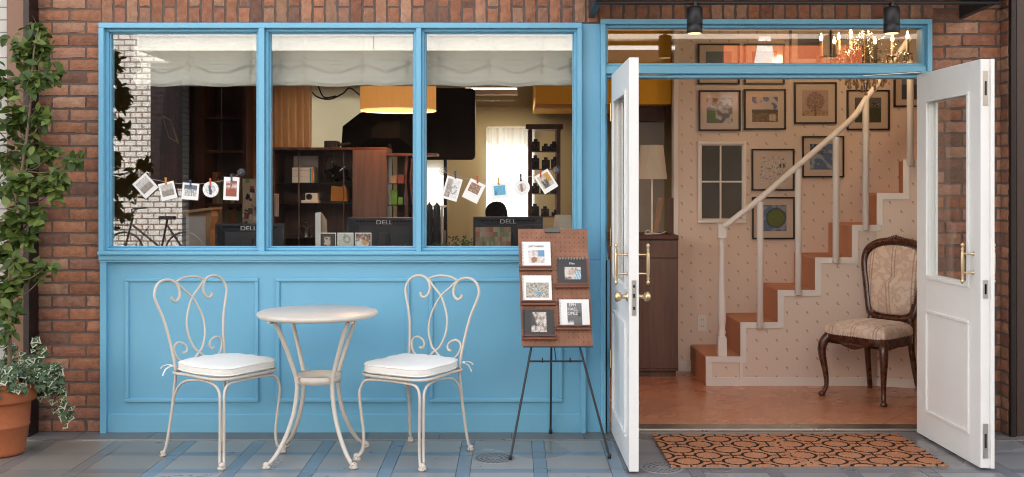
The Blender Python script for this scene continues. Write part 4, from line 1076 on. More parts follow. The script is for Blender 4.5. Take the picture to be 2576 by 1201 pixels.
def standing_cards():
    Y = .07
    for k, (a, b, lab) in enumerate(((805, 845, 'instant photo of a sandwich on black, leftmost standing on the window sill'), (849, 889, 'pale instant photo of a bicycle wheel standing between two others on the sill'), (893, 934, 'instant photo of cake on a white plate, rightmost standing on the window sill'))):
        x0, x1 = wx(a, Y), wx(b, Y); z0 = wz(632) + .001 - .02; z1 = wz(586, Y)
        t = thing('instant_photo', ((x0 + x1) / 2, Y, z0), lab, 'photo', 'instant photos standing on the window sill')
        MB().box(x0, x1, Y, Y + .002, z0, z1).build('card', M['paper'], t)
        def fn(u, v, k=k):
            n1 = nz(u * 7 + k * 5, v * 7)
            if k == 0: return (.55, .42, .32) if (abs(u - .45) < .2 and abs(v - .5) < .28 and n1 > -.25) else (.03, .02, .015)
            if k == 1: return (.55, .53, .45) if not (abs(math.hypot(u - .6, v - .62) - .2) < .04 or abs(u - .35 - .1 * v) < .03 and v > .5) else (.22, .20, .17)
            if math.hypot((u - .45), (v - .3) * 1.4) < .42: return (.75, .73, .7) if math.hypot(u - .6, v - .42) > .2 else (.6, .35, .15)
            return (.22, .10, .06) if n1 > -.2 else (.6, .5, .42)
        m = MB(); grid_print(m, (x0 + .003, Y - .0006, z0 + (z1 - z0) * .24), (x1 - x0 - .006, 0, 0), (0, 0, (z1 - z0) * .72), 16, 16, fn); m.build('print', M['card'], t)
standing_cards()

# ------------------------------------------------------------------ studio furniture
def desk():
    t = thing('desk', (0, .5, 0), 'dark desk behind the display windows', 'desk')
    MB().box(wx(300, .3), wx(1440, .3), .22, .95, .74, .77, ch=.003).build('desktop', M['brownwood'], t)
    for x in (wx(310, .3), wx(1425, .3)): MB().box(x, x + .04, .25, .92, .016, .74).build('side_panel', M['brownwood'], t)
desk()
def monitor(xa, xb, ytop, label):
    Y = .42; x0, x1 = wx(xa, Y), wx(xb, Y); zt = wz(ytop, Y); cx = (x0 + x1) / 2; zb = zt - .27; t = thing('monitor', (cx, Y + .03, .77), label, 'monitor', 'black computer monitors seen from behind')
    m = MB()
    # slab with a raised sloping housing on the back
    m.box(x0, x1, Y + .02, Y + .05, zb, zt, ch=.005)
    ix, iz = (x1 - x0) * .17, .05
    vs = [(x0 + .012, Y + .02, zb + .01), (x1 - .012, Y + .02, zb + .01), (x1 - .012, Y + .02, zt - .01), (x0 + .012, Y + .02, zt - .01), (x0 + ix, Y - .02, zb + .03), (x1 - ix, Y - .02, zb + .03), (x1 - ix, Y - .02, zt - iz), (x0 + ix, Y - .02, zt - iz)]
    m.add(vs, [(0, 1, 5, 4), (1, 2, 6, 5), (2, 3, 7, 6), (3, 0, 4, 7), (4, 5, 6, 7)])
    cs = m.build('casing', M['monitor'], t)
    v = MB()
    n = 44
    for i in range(n):
        x = x0 + .05 + (x1 - x0 - .10) * i / (n - 1)
        if abs(x - cx) > .028 * 1.5: v.obox((x, Y + .006, zt - .026), (.0014, 0, 0), (0, .003, .0), (0, -.006, .009))
    v.build('vent', M['black_matte'], cs)
    MB().box(cx - .03, cx + .03, Y - .035, Y - .012, .775, zt - .09, ch=.004).build('neck', M['monitor'], t)
    MB().box(cx - .13, cx + .13, Y - .11, Y + .08, .77, .782, ch=.004).build('base', M['monitor'], t)
    text_obj('DELL', .036, 'logo', M['silver'], cs, Vector((cx + .0, Y - .008, zt - .040)) - Vector(t.location), (R(90), 0, 0), .001, 1.25)
monitor(538, 714, 563, 'black monitor back in the lower right of the left window')
monitor(872, 1062, 548, 'black monitor back behind the instant photos in the middle window')
monitor(1190, 1366, 546, 'black monitor back beside the pegboard in the right window')

def bookcase():
    Y = 1.9
    x0, x1 = wx(440, Y), wx(620, Y)
    t = thing('bookcase', ((x0 + x1) / 2, Y, .016), 'tall dark brown bookcase seen through the left window', 'bookcase')
    m = MB(); m.box(x0, x0 + .03, Y, Y + .35, .016, 2.45); m.box(x1 - .03, x1, Y, Y + .35, .016, 2.45); m.box(x0 + .03, x1 - .03, Y + .33, Y + .35, .016, 2.45)
    m.box(wx(495, Y), wx(515, Y), Y - .01, Y + .33, .016, 2.45); m.build('carcass', M['brownwood'], t)
    for py in (385, 520, 600, 680, 300): MB().box(wx(516, Y), x1 - .031, Y + .01, Y + .32, wz(py, Y), wz(py, Y) + .02).build('shelf', M['brownwood'], t)
    r = random.Random(2); g = 'books standing in the dark bookcase'
    for py, a, b in ((520, 530, 612), (600, 520, 600)):
        x = wx(a, Y)
        while x < wx(b, Y):
            w = r.uniform(.018, .035); h = r.uniform(.16, .24); c = r.choice([(.35, .2, .1), (.45, .35, .2), (.12, .16, .1), (.3, .1, .06), (.5, .42, .3)])
            o = MB().box(x, x + w - .002, Y + .05, Y + .22, wz(py, Y) + .02, wz(py, Y) + .02 + h, ch=.002, col=(*c, 1)).build('book', M['redleather'])
            tag(o, 'book standing in a row in the dark bookcase behind the left window', 'book', g); x += w
    # door panel standing open, dark wood with picture
    o = MB().box(wx(376, 1.7), wx(440, 1.7), 1.7, 1.74, .016, 2.5, ch=.003).build('dark_screen', M['brownwood']); tag(o, 'dark brown wooden panel at the left end of the bookcase', 'panel')
    c = W(428, 325, 1.6); t2 = thing('picture_frame', c, 'small slanted wooden picture frame on the dark panel in the left window', 'picture frame')
    ux = Vector((.035, 0, -.02)); uz = Vector((-.028, .01, .085)) * 1.0
    m = MB(); m.obox(c, ux, (0, .006, 0), uz); m.build('frame', M['lightwood'], t2)
    m = MB(); m.obox(c + Vector((0, -.007, 0)), ux * .7, (0, .001, 0), uz * .82); m.build('picture', pm('dark photo', (.10, .06, .05, 1), .4), t2)
    o = MB().box(wx(619, 2.1), wx(662, 2.1), 2.1, 2.16, .016, 2.6, ch=.002).build('studio_pillar', pm('tan wall', (.36, .20, .07, 1), .8)); struct(o)
    # noticeboard
    Y2 = 1.2; n = thing('noticeboard', W(632, 515, Y2), 'board pinned with small pictures beside the left window edge', 'noticeboard')
    m = MB(); m.box(wx(610, Y2), wx(660, Y2), Y2, Y2 + .012, wz(592, Y2), wz(450, Y2)); m.build('board', pm('pinboard', (.38, .28, .22, 1), .8), n)
    rr = random.Random(8); m = MB()
    for _ in range(26): 
        c = Vector((wx(rr.uniform(614, 656), Y2), Y2 - .002, wz(rr.uniform(455, 588), Y2))); s = rr.uniform(.006, .018); m.obox(c, (s, 0, rr.uniform(-.004, .004)), (0, .001, 0), (0, 0, s * rr.uniform(.6, 1.3)), 0, (*rr.choice([(.03, .03, .03), (.05, .06, .15), (.25, .06, .03), (.12, .25, .04), (.5, .45, .4)]), 1))
    m.build('pinned_pictures', M['card'], n)
    MB().box(wx(615, Y2), wx(655, Y2), Y2 + .013, Y2 + .04, .77, wz(592, Y2)).build('leg', M['brownwood'], n)
    # light wood writing stand and clear board near the glass
    Y3 = .75; s = thing('wooden_stand', (wx(500, Y3), Y3, .77), 'light brown wooden stand with a curved top in the left window', 'stand')
    m = MB(); m.prism([(wx(460, Y3), wz(530, Y3)), (wx(538, Y3), wz(522, Y3)), (wx(538, Y3), wz(528, Y3)), (wx(460, Y3), wz(538, Y3))], Y3 - .05, Y3 + .2); m.build('top', M['lightwood'], s)
    m = MB(); m.prism([(wx(468, Y3), wz(536, Y3)), (wx(528, Y3), wz(530, Y3)), (wx(534, Y3), wz(545, Y3)), (wx(526, Y3), wz(580, Y3)), (wx(532, Y3), wz(632, Y3)), (wx(532, Y3), .77), (wx(462, Y3), .77), (wx(470, Y3), wz(600, Y3))], Y3, Y3 + .15); m.build('body', M['lightwood'], s)
    o = MB().box(wx(468, .5), wx(517, .5), .5, .506, .77, wz(545, .5), ch=.002).build('clear_board', pm('frosted acrylic', (.35, .30, .28, 1), .3)); tag(o, 'grey translucent acrylic sheet standing in the left window', 'board')
bookcase()

def shelf_unit():
    Y = 1.3; t = thing('display_shelf', (wx(830, Y), Y, .016), 'dark wood shelf unit with glass shelves behind the middle window', 'shelf unit')
    x0, x1, x2, x3, zt = wx(672, Y), wx(887, Y), wx(973, Y), wx(1062, Y), wz(378, Y)
    m = MB(); m.box(x0, x1, Y + .32, Y + .34, .016, zt); m.box(x0, x0 + .05, Y, Y + .32, .016, zt); m.box(x0, x2, Y - .005, Y + .34, zt, zt + .018, ch=.003)
    m.box(x2 + .05, x3, Y + .2, Y + .22, .016, wz(392, Y)); m.box(x2, x3 + .1, Y - .02, Y + .24, wz(392, Y), wz(386, Y)); m.box(wx(1018, Y), wx(1026, Y), Y, Y + .2, .016, wz(392, Y))
    m.build('carcass', M['brownwood'], t)
    MB().box(x1, x2, Y - .01, Y + .32, .016, zt - .001, ch=.002).build('side_panel', M['cabwood'], t)
    sh = [(460, x0 + .05, x1), (512, x0 + .05, x1), (598, x0 + .05, x1), (462, x2 + .01, x3), (516, x2 + .01, x3), (590, x2 + .01, x3)]
    gm = pm('dark glass shelf', (.03, .05, .045, 1), .1)
    for py, a, b in sh: MB().box(a, b, Y + .03, Y + .19 if a > x1 else Y + .31, wz(py, Y) - .006, wz(py, Y)).build('glass_shelf', gm, t)
    for px in (749, 862): MB().box(wx(px, Y), wx(px, Y) + .006, Y + .02, Y + .03, .016, zt).build('shelf_rail', M['cabwood'], t)
    z1, z2, z3 = (wz(q, Y) for q in (460, 512, 598))
    g = 'things on the dark shelf unit'
    def T(name, loc, lab, cat): return thing(name, loc, lab, cat)
    b = T('box_stack', (wx(745, Y), Y + .12, z1), 'stack of white instant film boxes with rainbow stripe on the top shelf', 'boxes'); k = MB(); k2 = MB()
    for i in range(5): k.box(wx(731, Y), wx(784, Y), Y + .05, Y + .2, z1 + i * .021 + .0005, z1 + i * .021 + .0205, ch=.001)
    k.build('film_boxes', M['paper'], b)
    for i, c in enumerate(((.05, .2, .4), (.08, .35, .12), (.6, .45, .05), (.6, .2, .03))): k2.box(wx(776 + i * 2, Y), wx(778 + i * 2, Y), Y + .0485, Y + .0495, z1, z1 + .10, col=(*c, 1))
    k2.build('rainbow_stripe', M['card'], b)
    o = MB().box(wx(722, Y), wx(786, Y), Y + .22, Y + .225, z1, z1 + .19).build('poster_board', pm('pale poster', (.38, .32, .28, 1), .5)); tag(o, 'pale poster board standing behind the film boxes', 'poster')
    # black camera gear
    c = T('black_camera_bag', (wx(835, Y), Y + .1, z1), 'black camera bag with loose straps on the top shelf', 'bag'); m = MB(); r = random.Random(4)
    for i in range(7):
        p = Vector((wx(r.uniform(812, 872), Y), Y + r.uniform(.06, .16), z1 + r.uniform(.02, .09))); m.obox(p, (r.uniform(.02, .045), 0, r.uniform(-.02, .02)), (0, .04, 0), (r.uniform(-.01, .01), 0, r.uniform(.012, .03)))
    m.tube([W(815, 445, Y + .06), W(822, 400, Y + .06), W(835, 395, Y + .06), W(842, 440, Y + .06)], .003, 5); m.build('body', M['black_matte'], c)
    m = MB(); m.obox(W(852, 432, Y + .04), (.045, 0, .035), (0, .002, 0), (-.002, 0, .003)); m.build('reflective_strip', M['silver'], c)
    # instant camera
    c = T('instant_camera', (wx(779, Y), Y + .1, z2), 'white instant camera with black lens on the middle shelf', 'camera')
    m = MB(); m.box(wx(764, Y), wx(795, Y), Y + .05, Y + .14, z2 + .02, z2 + .07, ch=.004); m.box(wx(756, Y), wx(798, Y), Y + .02, Y + .14, z2 + .001, z2 + .02, ch=.003); m.build('body', M['white'], c)
    MB().lathe([(.020, 0), (.020, -.02), (.012, -.022), (.002, -.015)], (wx(775, Y), Y + .05, z2 + .045), 16, axis='y').build('lens', M['black'], c)
    # orange bag
    c = T('orange_bag', (wx(848, Y), Y + .12, z2), 'orange gift bag on the middle shelf of the unit', 'bag')
    m = MB(); m.prism([(wx(828, Y), z2 + .015), (wx(872, Y), z2 + .015), (wx(868, Y), z2 + .11), (wx(830, Y), z2 + .12)], Y + .06, Y + .16); m.build('body', pm('orange paper', (.55, .20, .015, 1), .6), c)
    m = MB(); m.box(wx(822, Y), wx(875, Y), Y + .04, Y + .17, z2 + .001, z2 + .014, ch=.002); m.build('tray', M['black'], c)
    # bucket
    c = T('metal_bucket', (wx(761, Y), Y + .12, z3), 'small shiny metal bucket on the lowest glass shelf', 'bucket')
    MB().lathe([(.026, z3 + .001), (.034, z3 + .068), (.036, z3 + .07), (.033, z3 + .068), (.025, z3 + .01)], (wx(761, Y), Y + .12, 0), 24).build('pail', M['steel'], c)
    m = MB(); m.tube([(wx(761, Y) - .034, Y + .12, z3 + .066), (wx(761, Y), Y + .10, z3 + .10), (wx(761, Y) + .034, Y + .12, z3 + .066)], .0015, 5); m.build('handle', M['steel'], c)
    # bell / gold ornament
    c = tag(MB().lathe([(.02, 0), (.022, .008), (.012, .022), (.004, .03)], (wx(860, Y), Y + .1, z1 - .095 + .06), 14).build('brass_bell', M['brass']), 'little brass bell on the orange bag tray', 'bell'); c.location.z += 0
    # hanging strips on the left side
    o = MB(); o.box(wx(691, Y - .01), wx(701, Y - .01), Y - .012, Y - .006, wz(545, Y), wz(488, Y), col=(.5, .38, .33, 1))
    rr = random.Random(6)
    for i in range(9):
        for j in range(2): o.obox((wx(694 + j * 4.5, Y), Y - .013, wz(492 + i * 6, Y)), (.003, 0, 0), (0, .0006, 0), (0, 0, .004), 0, (.3, .03, .02, 1))
    tag(o.build('patterned_strip', M['card']), 'red patterned paper strip hanging on the shelf side', 'paper strip')
    # white angled box near the glass
    c = thing('white_booklet_stand', (wx(800, .5), .5, .77), 'white upright stand beside the instant photos in the middle window', 'stand')
    m = MB(); m.prism([(wx(793, .5), wz(536, .5)), (wx(806, .5), wz(534, .5)), (wx(808, .5), .77), (wx(794, .5), .77)], .5, .53); m.build('board', M['white'], c)
    m = MB(); m.prism([(wx(808, .52), wz(538, .52)), (wx(820, .52), wz(556, .52)), (wx(822, .52), .77), (wx(808, .52), .77)], .535, .56); m.build('back_board', pm('beige card', (.45, .36, .28, 1), .6), c)
    # goods on the right shelves
    for py, cc, lab in ((462, [(.4, .1, .05), (.5, .4, .3)], 'row of small red and cream boxes on the right shelf'), (516, [(.12, .3, .03), (.05, .12, .3)], 'row of green boxes on the right shelf'), (590, [(.1, .3, .04), (.5, .48, .4)], 'row of green and white boxes on the lowest right shelf')):
        m = MB(); x = x2 + .02; rr = random.Random(py)
        while x < x3 - .05:
            w = rr.uniform(.03, .05); m.box(x, x + w, Y + .05, Y + .15, wz(py, Y) + .001, wz(py, Y) + rr.uniform(.05, .11), ch=.002, col=(*rr.choice(cc), 1)); x += w + .006
        tag(m.build('box_row', M['card']), lab, 'boxes')
    # leather straps hanging on the right
    t3 = thing('camera_straps', W(1038, 420, Y - .03), 'brown and black camera straps hanging at the right side of the unit', 'straps')
    for i, px in enumerate((1030, 1038, 1044)):
        m = MB(); m.tube([W(px, 400, Y - .03), W(px - 4, 460, Y - .03), W(px + 3, 520, Y - .03), W(px, 560, Y - .03)], .010, 6, flat=.3); m.build('strap', (M['black_matte'], M['shelfwood'], M['black_matte'])[i], t3)
shelf_unit()

def softbox():
    Y = 1.9; t = thing('softbox', W(960, 350, Y), 'large black photo softbox above the shelf unit', 'softbox')
    pl = [(858, 380), (862, 318), (905, 285), (940, 276), (1010, 268), (1062, 268), (1062, 392), (858, 392)]
    m = MB(); n = len(pl); cf = W(975, 340, Y - .18)
    vs = [W(x, y, Y) for x, y in pl] + [W(975 + (x - 975) * .35, 325 + (y - 325) * .35, Y - .25) for x, y in pl]
    m.add(vs, [(i, (i + 1) % n, n + (i + 1) % n, n + i) for i in range(n)] + [tuple(range(n, 2 * n)), tuple(range(n))]); m.build('shell', M['black_matte'], t)
    m = MB(); m.tube([W(975, 325, Y - .20), W(985, 420, Y - .1), (wx(985, Y), Y, .016)], .014, 8, sub=1); m.build('stand', M['black'], t)
    m = MB(); m.box(wx(818, 1.5), wx(850, 1.5), 1.45, 1.6, wz(378, 1.5), wz(355, 1.5), ch=.006); m.tube([W(850, 365, 1.5), W(880, 362, 1.6)], .01, 6, sub=1)
    o = m.build('flash_head', M['black']); tag(o, 'black flash head lying on top of the shelf unit', 'flash')
    Y = 2.3; t = thing('black_reflector', W(1135, 400, Y), 'black rounded softbox panel hanging behind the right window', 'softbox')
    x0, x1, z0, z1 = wx(1040, Y), wx(1195, Y), wz(402, Y), wz(222, Y); rr_ = .035; pts = []
    for cx_, cz_, a0 in ((x1 - rr_, z1 - rr_, 0), (x0 + rr_, z1 - rr_, 90), (x0 + rr_, z0 + rr_, 180), (x1 - rr_, z0 + rr_, 270)):
        for k in range(5): a = R(a0 + k * 22.5); pts.append((cx_ + rr_ * math.cos(a), cz_ + rr_ * math.sin(a)))
    MB().prism(pts, Y, Y + .12).build('panel', pm('black nylon', (.004, .003, .003, 1), .9), t)
    m = MB(); m.tube([((x0 + x1) / 2, Y + .13, z0 + .2), ((x0 + x1) / 2, Y + .25, .016)], .014, 8, sub=1); m.build('stand', M['black'], t)
    m = MB(); m.tube([W(785, 232, 2), W(800, 245, 2), W(830, 250, 2), W(862, 236, 2), W(880, 222, 2), W(905, 240, 2)], .006, 6); m.tube([W(800, 215, 2), W(815, 245, 2), W(845, 262 - 20, 2)], .006, 6)
    tag(m.build('cable_loop', M['black']), 'black cable looping under the ceiling in the middle window', 'cable')
softbox()

tag(MB().box(wx(684, 3.17), wx(930, 3.17), 3.165, 3.18, wz(404, 3.2), wz(216, 3.2)).build('backlit_sheet', cloth('backlit cream wall stand-in', (.75, .72, .62, 1), .30)), 'added backlit cream sheet standing in for the lit wall behind the large black softbox', 'blind')  # added translucent sheet over the added opening, glows to brighten this wall area
def pendant():
    Y = 1.15; c = Vector((wx(1002, Y), Y, 0)); r = 94 * (DIST + Y) / FPX; zb, zt = wz(279, Y), wz(190, Y)
    t = thing('pendant_lamp', (c.x, Y, zb), 'lit orange pleated drum lamp hanging behind the window mullion', 'pendant lamp')
    m = MB(); n = 160; vs = []
    for z in (zb, (zb + zt) / 2, zt):
        for k in range(n): a = 2 * math.pi * k / n; q = r + (.0025 if k % 2 else 0); vs.append((c.x + q * math.cos(a), Y + q * math.sin(a), z))
    m.add(vs, [(j * n + k, j * n + (k + 1) % n, (j + 1) * n + (k + 1) % n, (j + 1) * n + k) for j in range(2) for k in range(n)])
    sm = emis('lit orange pleated shade', (.85, .36, .09, 1), .10); m.build('shade', sm, t)
    m = MB(); m.tube([(c.x + r * math.cos(2 * math.pi * k / 48), Y + r * math.sin(2 * math.pi * k / 48), zb) for k in range(48)], .005, 6, closed=True, sub=1); m.build('rim', emis('bright rim', (1, .7, .35, 1), .22), t)
    MB().lathe([(r - .01, zb + .075), (.002, zb + .075)], c, 48).build('diffuser', emis('lamp diffuser', (1, .62, .28, 1), .3), t)
    m = MB(); m.tube([(c.x, Y, zt), (c.x, Y, 2.6)], .004, 6, sub=1); m.build('cord', M['black'], t)
    l = bpy.data.lights.new('pendant', 'POINT'); l.energy = 2.2; l.color = (1, .70, .38); l.shadow_soft_size = .02
    lo = bpy.data.objects.new('lamp_light', l); COL.objects.link(lo); lo.parent = t; lo.location = (0, 0, .045)
    # fluorescent fitting
    Y = 2.7; t = thing('ceiling_tube_light', W(1230, 225, Y), 'lit tube light under the ceiling in the right window', 'ceiling light')
    MB().box(wx(1160, Y), wx(1302, Y), Y, Y + .1, wz(238, Y), wz(226, Y)).build('housing', M['white'], t)
    MB().box(wx(1170, Y), wx(1300, Y), Y + .02, Y + .07, wz(226, Y) , wz(221, Y)).build('tube', emis('lit tube', (1, .82, .55, 1), 1.2), t)
    l = bpy.data.lights.new('tube', 'AREA'); l.energy = 2.2; l.color = (1, .80, .55); l.shape = 'RECTANGLE'; l.size = .5; l.size_y = .1
    lo = bpy.data.objects.new('lamp_light', l); COL.objects.link(lo); lo.parent = t; lo.location = (0, -.1, -.1)
pendant()

def right_studio():
    Y = 2.3   # mahogany display cabinet
    x0, x1, z1 = wx(1329, Y), wx(1410, Y), wz(313, Y)
    t = thing('display_cabinet', ((x0 + x1) / 2, Y, .016), 'tall mahogany glass cabinet full of cameras', 'display cabinet')
    m = MB()
    m.box(x0 - .02, x1 + .02, Y - .03, Y + .3, z1 - .04, z1, ch=.005)
    for x in (x0, x1 - .03): m.box(x, x + .03, Y, Y + .03, .016, z1 - .04); m.box(x, x + .03, Y + .25, Y + .28, .016, z1 - .04)
    m.box(x0 + .03, x1 - .03, Y + .27, Y + .28, .016, .7); m.box(x0, x1, Y, Y + .28, .45, .5); m.build('carcass', M['mahog'], t)
    for py in (380, 425, 487, 545): MB().box(x0 + .031, x1 - .031, Y + .02, Y + .25, wz(py, Y) - .008, wz(py, Y)).build('shelf', M['mahog'], t)
    r = random.Random(12); g = 'old cameras in the glass cabinet'
    for py in (380, 425, 487, 545):
        for i in range(3):
            x = x0 + .06 + i * .075 + r.uniform(-.008, .008); z = wz(py, Y); h = r.uniform(.03, .10); c = thing('old_camera', (x, Y + .1, z), 'small black camera standing in the mahogany glass cabinet', 'camera', g)
            m = MB(); m.box(x - .032, x + .032, Y + .06, Y + .14, z + .001, z + h, ch=.004); m.box(x - .015, x + .015, Y + .07, Y + .12, z + h, z + h + .02, ch=.003); m.build('body', M['black'], c)
            MB().lathe([(.020, 0), (.020, -.03), (.014, -.032), (.003, -.02)], (x, Y + .06, z + h * .5), 14, axis='y').build('lens', M['black'], c)
    # orange soffit
    m = MB(); Y = 1.95
    o = MB().box(wx(1347, Y), XW - .04, Y, 3.1, wz(262, Y), 2.615).build('orange_soffit', M['orange']); tag(o, 'orange yellow box soffit hanging from the ceiling', 'soffit')
    o = MB().box(wx(1600, 2.1), XW - .045, 2.15, 3.1, wz(305, 2.15), wz(262, 1.95) - .003).build('wall_cupboard', M['brownwood']); tag(o, 'brown wall cupboard under the orange soffit', 'cupboard')
    # small shade lamp in the right window
    Y = .55; x = wx(1416, Y); t = thing('shade_lamp', (x, Y, .77), 'small lamp with beige shade behind the top of the pegboard', 'lamp')
    MB().lathe([(.065, wz(585, Y)), (.05, wz(541, Y)), (.048, wz(541, Y)), (.063, wz(585, Y))], (x, Y, 0), 28, caps=False).build('lamp_shade', cloth('beige shade', (.62, .55, .44, 1), .3), t)
    MB().lathe([(.045, .771), (.045, .785), (.01, .80), (.008, wz(565, Y))], (x, Y, 0), 16).build('base', M['white'], t)
    # office chair, picture and pots behind the right window
    Y = 1.6; t = thing('office_chair', (wx(1250, Y), Y, .016), 'black office chair back before the white curtain', 'chair')
    m = MB(); m.tube([W(1232, 560, Y), W(1228, 530, Y), W(1242, 515, Y), W(1262, 518, Y), W(1270, 540, Y), W(1268, 565, Y)], .02, 8); m.box(wx(1234, Y), wx(1268, Y), Y - .01, Y + .05, wz(640, Y), wz(518, Y), ch=.03); m.build('backrest', M['black_matte'], t)
    m = MB(); m.box(wx(1222, Y), wx(1282, Y), Y - .35, Y + .02, .43, .49, ch=.02); m.build('seat', M['black_matte'], t)
    m = MB(); m.tube([(wx(1252, Y), Y - .15, .43), (wx(1252, Y), Y - .15, .08)], .025, 8, sub=1)
    for k in range(5): a = k * 2 * math.pi / 5; m.tube([(wx(1252, Y), Y - .15, .09), (wx(1252, Y) + .25 * math.cos(a), Y - .15 + .25 * math.sin(a), .035)], .016, 6, sub=1)
    m.build('base', M['black'], t)
    # dark bottles
    g = 'dark pointed bottles at the left of the right window'
    for k, px in enumerate((1080, 1099)):
        Y = .8; x = wx(px, Y); t = tag(MB().lathe([(.022, .771), (.024, wz(530, Y)), (.018, wz(518, Y)), (.006, wz(512, Y)), (.002, wz(509, Y))], (x, Y, 0), 8, smooth=False).build('dark_bottle', M['black']), ('left' if k == 0 else 'right') + ' of two dark pointed bottles in the right window', 'bottle', g)
    # boxes/chair back wood
    Y = 1.0; t = thing('drawer_unit', (wx(1100, Y), Y, .016), 'small brown drawer unit behind the dark bottles', 'drawers')
    MB().box(wx(1066, Y), wx(1115, Y), Y, Y + .3, .016, wz(585, Y), ch=.003).build('body', M['shelfwood'], t)
    m = MB(); m.tube([(wx(1112, .9), .9, .77), W(1112, 520, .9)], .008, 6, sub=1); m.build('post', M['white'], t)
    m = MB(); m.box(wx(1076, 1.0), wx(1118, 1.0), 1.0, 1.25, wz(523, 1), wz(519, 1)); m.build('shelf', M['white'], t)
    # framed photo leaning, small sill plants
    Y = .36; t = thing('leaning_print', (wx(1215, Y), Y, .77), 'print with red and green shapes leaning against the right monitor', 'print')
    def fn(a, b): 
        n = nz(a * 6, b * 6); return (.3, .07, .03) if n > .15 else ((.1, .16, .05) if n < -.15 else (.35, .32, .26))
    m = MB(); grid_print(m, (wx(1196, Y), Y, .80), (wx(1285, Y) - wx(1196, Y), 0, 0), (0, 0, wz(572, Y) - .80), 16, 12, fn); m.obox((wx(1240, Y), Y + .004, .93), (.095, 0, 0), (0, .002, 0), (0, 0, .12)); m.build('sheet', M['card'], t)
    r = random.Random(31)
    for (xa, xb, yt, lab) in ((978, 1024, 612, 'tiny green plant on the sill in front of the middle monitor'), (1085, 1130, 606, 'small leafy plant at the left corner of the right window'), (1128, 1185, 590, 'light green leafy plant beside the right monitor')):
        Y = .16; t = thing('sill_plant', (wx((xa + xb) / 2, Y), Y, .99), lab, 'plant')
        m = MB()
        for k in range(70):
            b = Vector((wx(r.uniform(xa, xb), Y), Y + r.uniform(-.02, .04), wz(632, Y) - .02)); h = r.uniform(.2, 1) * (632 - yt) * 6.1 / FPX
            leaf(m, b + Vector((0, 0, h)), Vector((r.uniform(-1, 1), r.uniform(-.6, .3), r.uniform(-.3, .9))), Vector((0, -.8, .5)), r.uniform(.016, .03), .01)
        m.build('foliage', M['darkleaf'], t, recalc=False)
        MB().box(wx(xa + 4, Y), wx(xb - 4, Y), Y - .015, Y + .04, wz(660, Y), wz(640, Y), ch=.003).build('pot', M['terra'], t)
    o = MB().box(wx(290, .14), wx(1443, .14), .141, .22, wz(640, .14) - .09, wz(642, .14)).build('inner_sill', M['brownwood']); struct(o)
right_studio()

# ------------------------------------------------------------------ counter seen through the doorway
def counter():
    Y = 1.62; x0, x1 = wx(1440, Y), XW - .037
    t = thing('counter_cabinet', ((x0 + x1) / 2, Y, .016), 'brown wooden counter cabinet behind the left door leaf', 'cabinet')
    zt = wz(592, Y)
    m = MB(); m.box(x0, x1, Y, Y + .45, .06, zt - .03, ch=.002); m.box(x0, x1 - .01, Y + .03, Y + .4, .016, .06); m.build('body', M['cabwood'], t)
    MB().box(x0 - .01, x1, Y - .02, Y + .46, zt - .03, zt, ch=.003).build('worktop', M['brownwood'], t)
    MB().box(x0 + .01, x1 - .008, Y - .012, Y - .001, .08, zt - .17, ch=.002).build('cabinet_door', M['cabwood'], t)
    MB().box(x0 + .01, x1 - .008, Y - .012, Y - .001, zt - .162, zt - .04, ch=.002).build('drawer_front', M['cabwood'], t)
    # table lamp
    x = wx(1641, Y + .1); yy = Y + .12; l = thing('table_lamp', (x, yy, zt), 'table lamp with white pleated shade on the brown counter', 'lamp')
    n = 90; vs = []; m = MB(); za, zb = wz(451, yy), wz(366, yy); ra, rb = 37.5 * (6 + yy) / FPX, 27.5 * (6 + yy) / FPX
    for r_, z in ((ra, za), (rb, zb)):
        for k in range(n): a = 2 * math.pi * k / n; q = r_ + (.0018 if k % 2 else 0); vs.append((x + q * math.cos(a), yy + q * math.sin(a), z))
    m.add(vs, [(k, (k + 1) % n, n + (k + 1) % n, n + k) for k in range(n)]); m.build('lamp_shade', cloth('white pleated shade', (.78, .72, .62, 1), .35), l)
    MB().lathe([(.055, zt + .001), (.055, zt + .008), (.007, zt + .014), (.007, zb - .02)], (x, yy, 0), 20).build('stem', M['white'], l)
    # leaning frames on counter
    for k, (px, w, ang, c, lab) in enumerate(((1655, .10, .35, (.35, .2, .12, 1), 'slanted wooden frame leaning behind the table lamp'), (1690, .055, 0, (.09, .04, .03, 1), 'dark brown box standing on the counter beside the wall trim'))):
        p = Vector((wx(px, Y + .25), Y + .25, zt)); h = .26
        m = MB(); m.obox(p + Vector((0, 0, h / 2 + .002)), (w / 2 * (.3 if k == 0 else 1), 0, -.0), (0, .02, 0), (ang * h / 4, 0, h / 2)); o = m.build('picture_frame' if k == 0 else 'brown_box', pm('stuff', c, .5)); tag(o, lab, 'frame' if k == 0 else 'box')
    m = MB(); p = Vector((wx(1622, Y + .05), Y + .05, zt + .004)); m.tube([p, p + Vector((.02, -.01, .03)), p + Vector((.06, 0, .004)), p + Vector((.12, .03, .004)), p + Vector((.15, 0, .02))], .004, 5)
    tag(m.build('cord_tangle', M['white']), 'white cord lying at the foot of the table lamp', 'cord')
    # grey wall behind counter
    struct(MB().box(wx(1560, 2.3), XW - .04, 2.3, 2.34, 0, wz(262, 1.95) - .002).build('grey_partition', M['grey_wall']))
    o = MB().box(wx(1618, 2.25), wx(1676, 2.25), 2.27, 2.29, wz(300, 2.25), wz(262, 2.25) - .01).build('yellow_panel', pm('pale yellow', (.55, .50, .25, 1), .6)); tag(o, 'pale yellow notice high on the grey wall', 'notice')
counter()

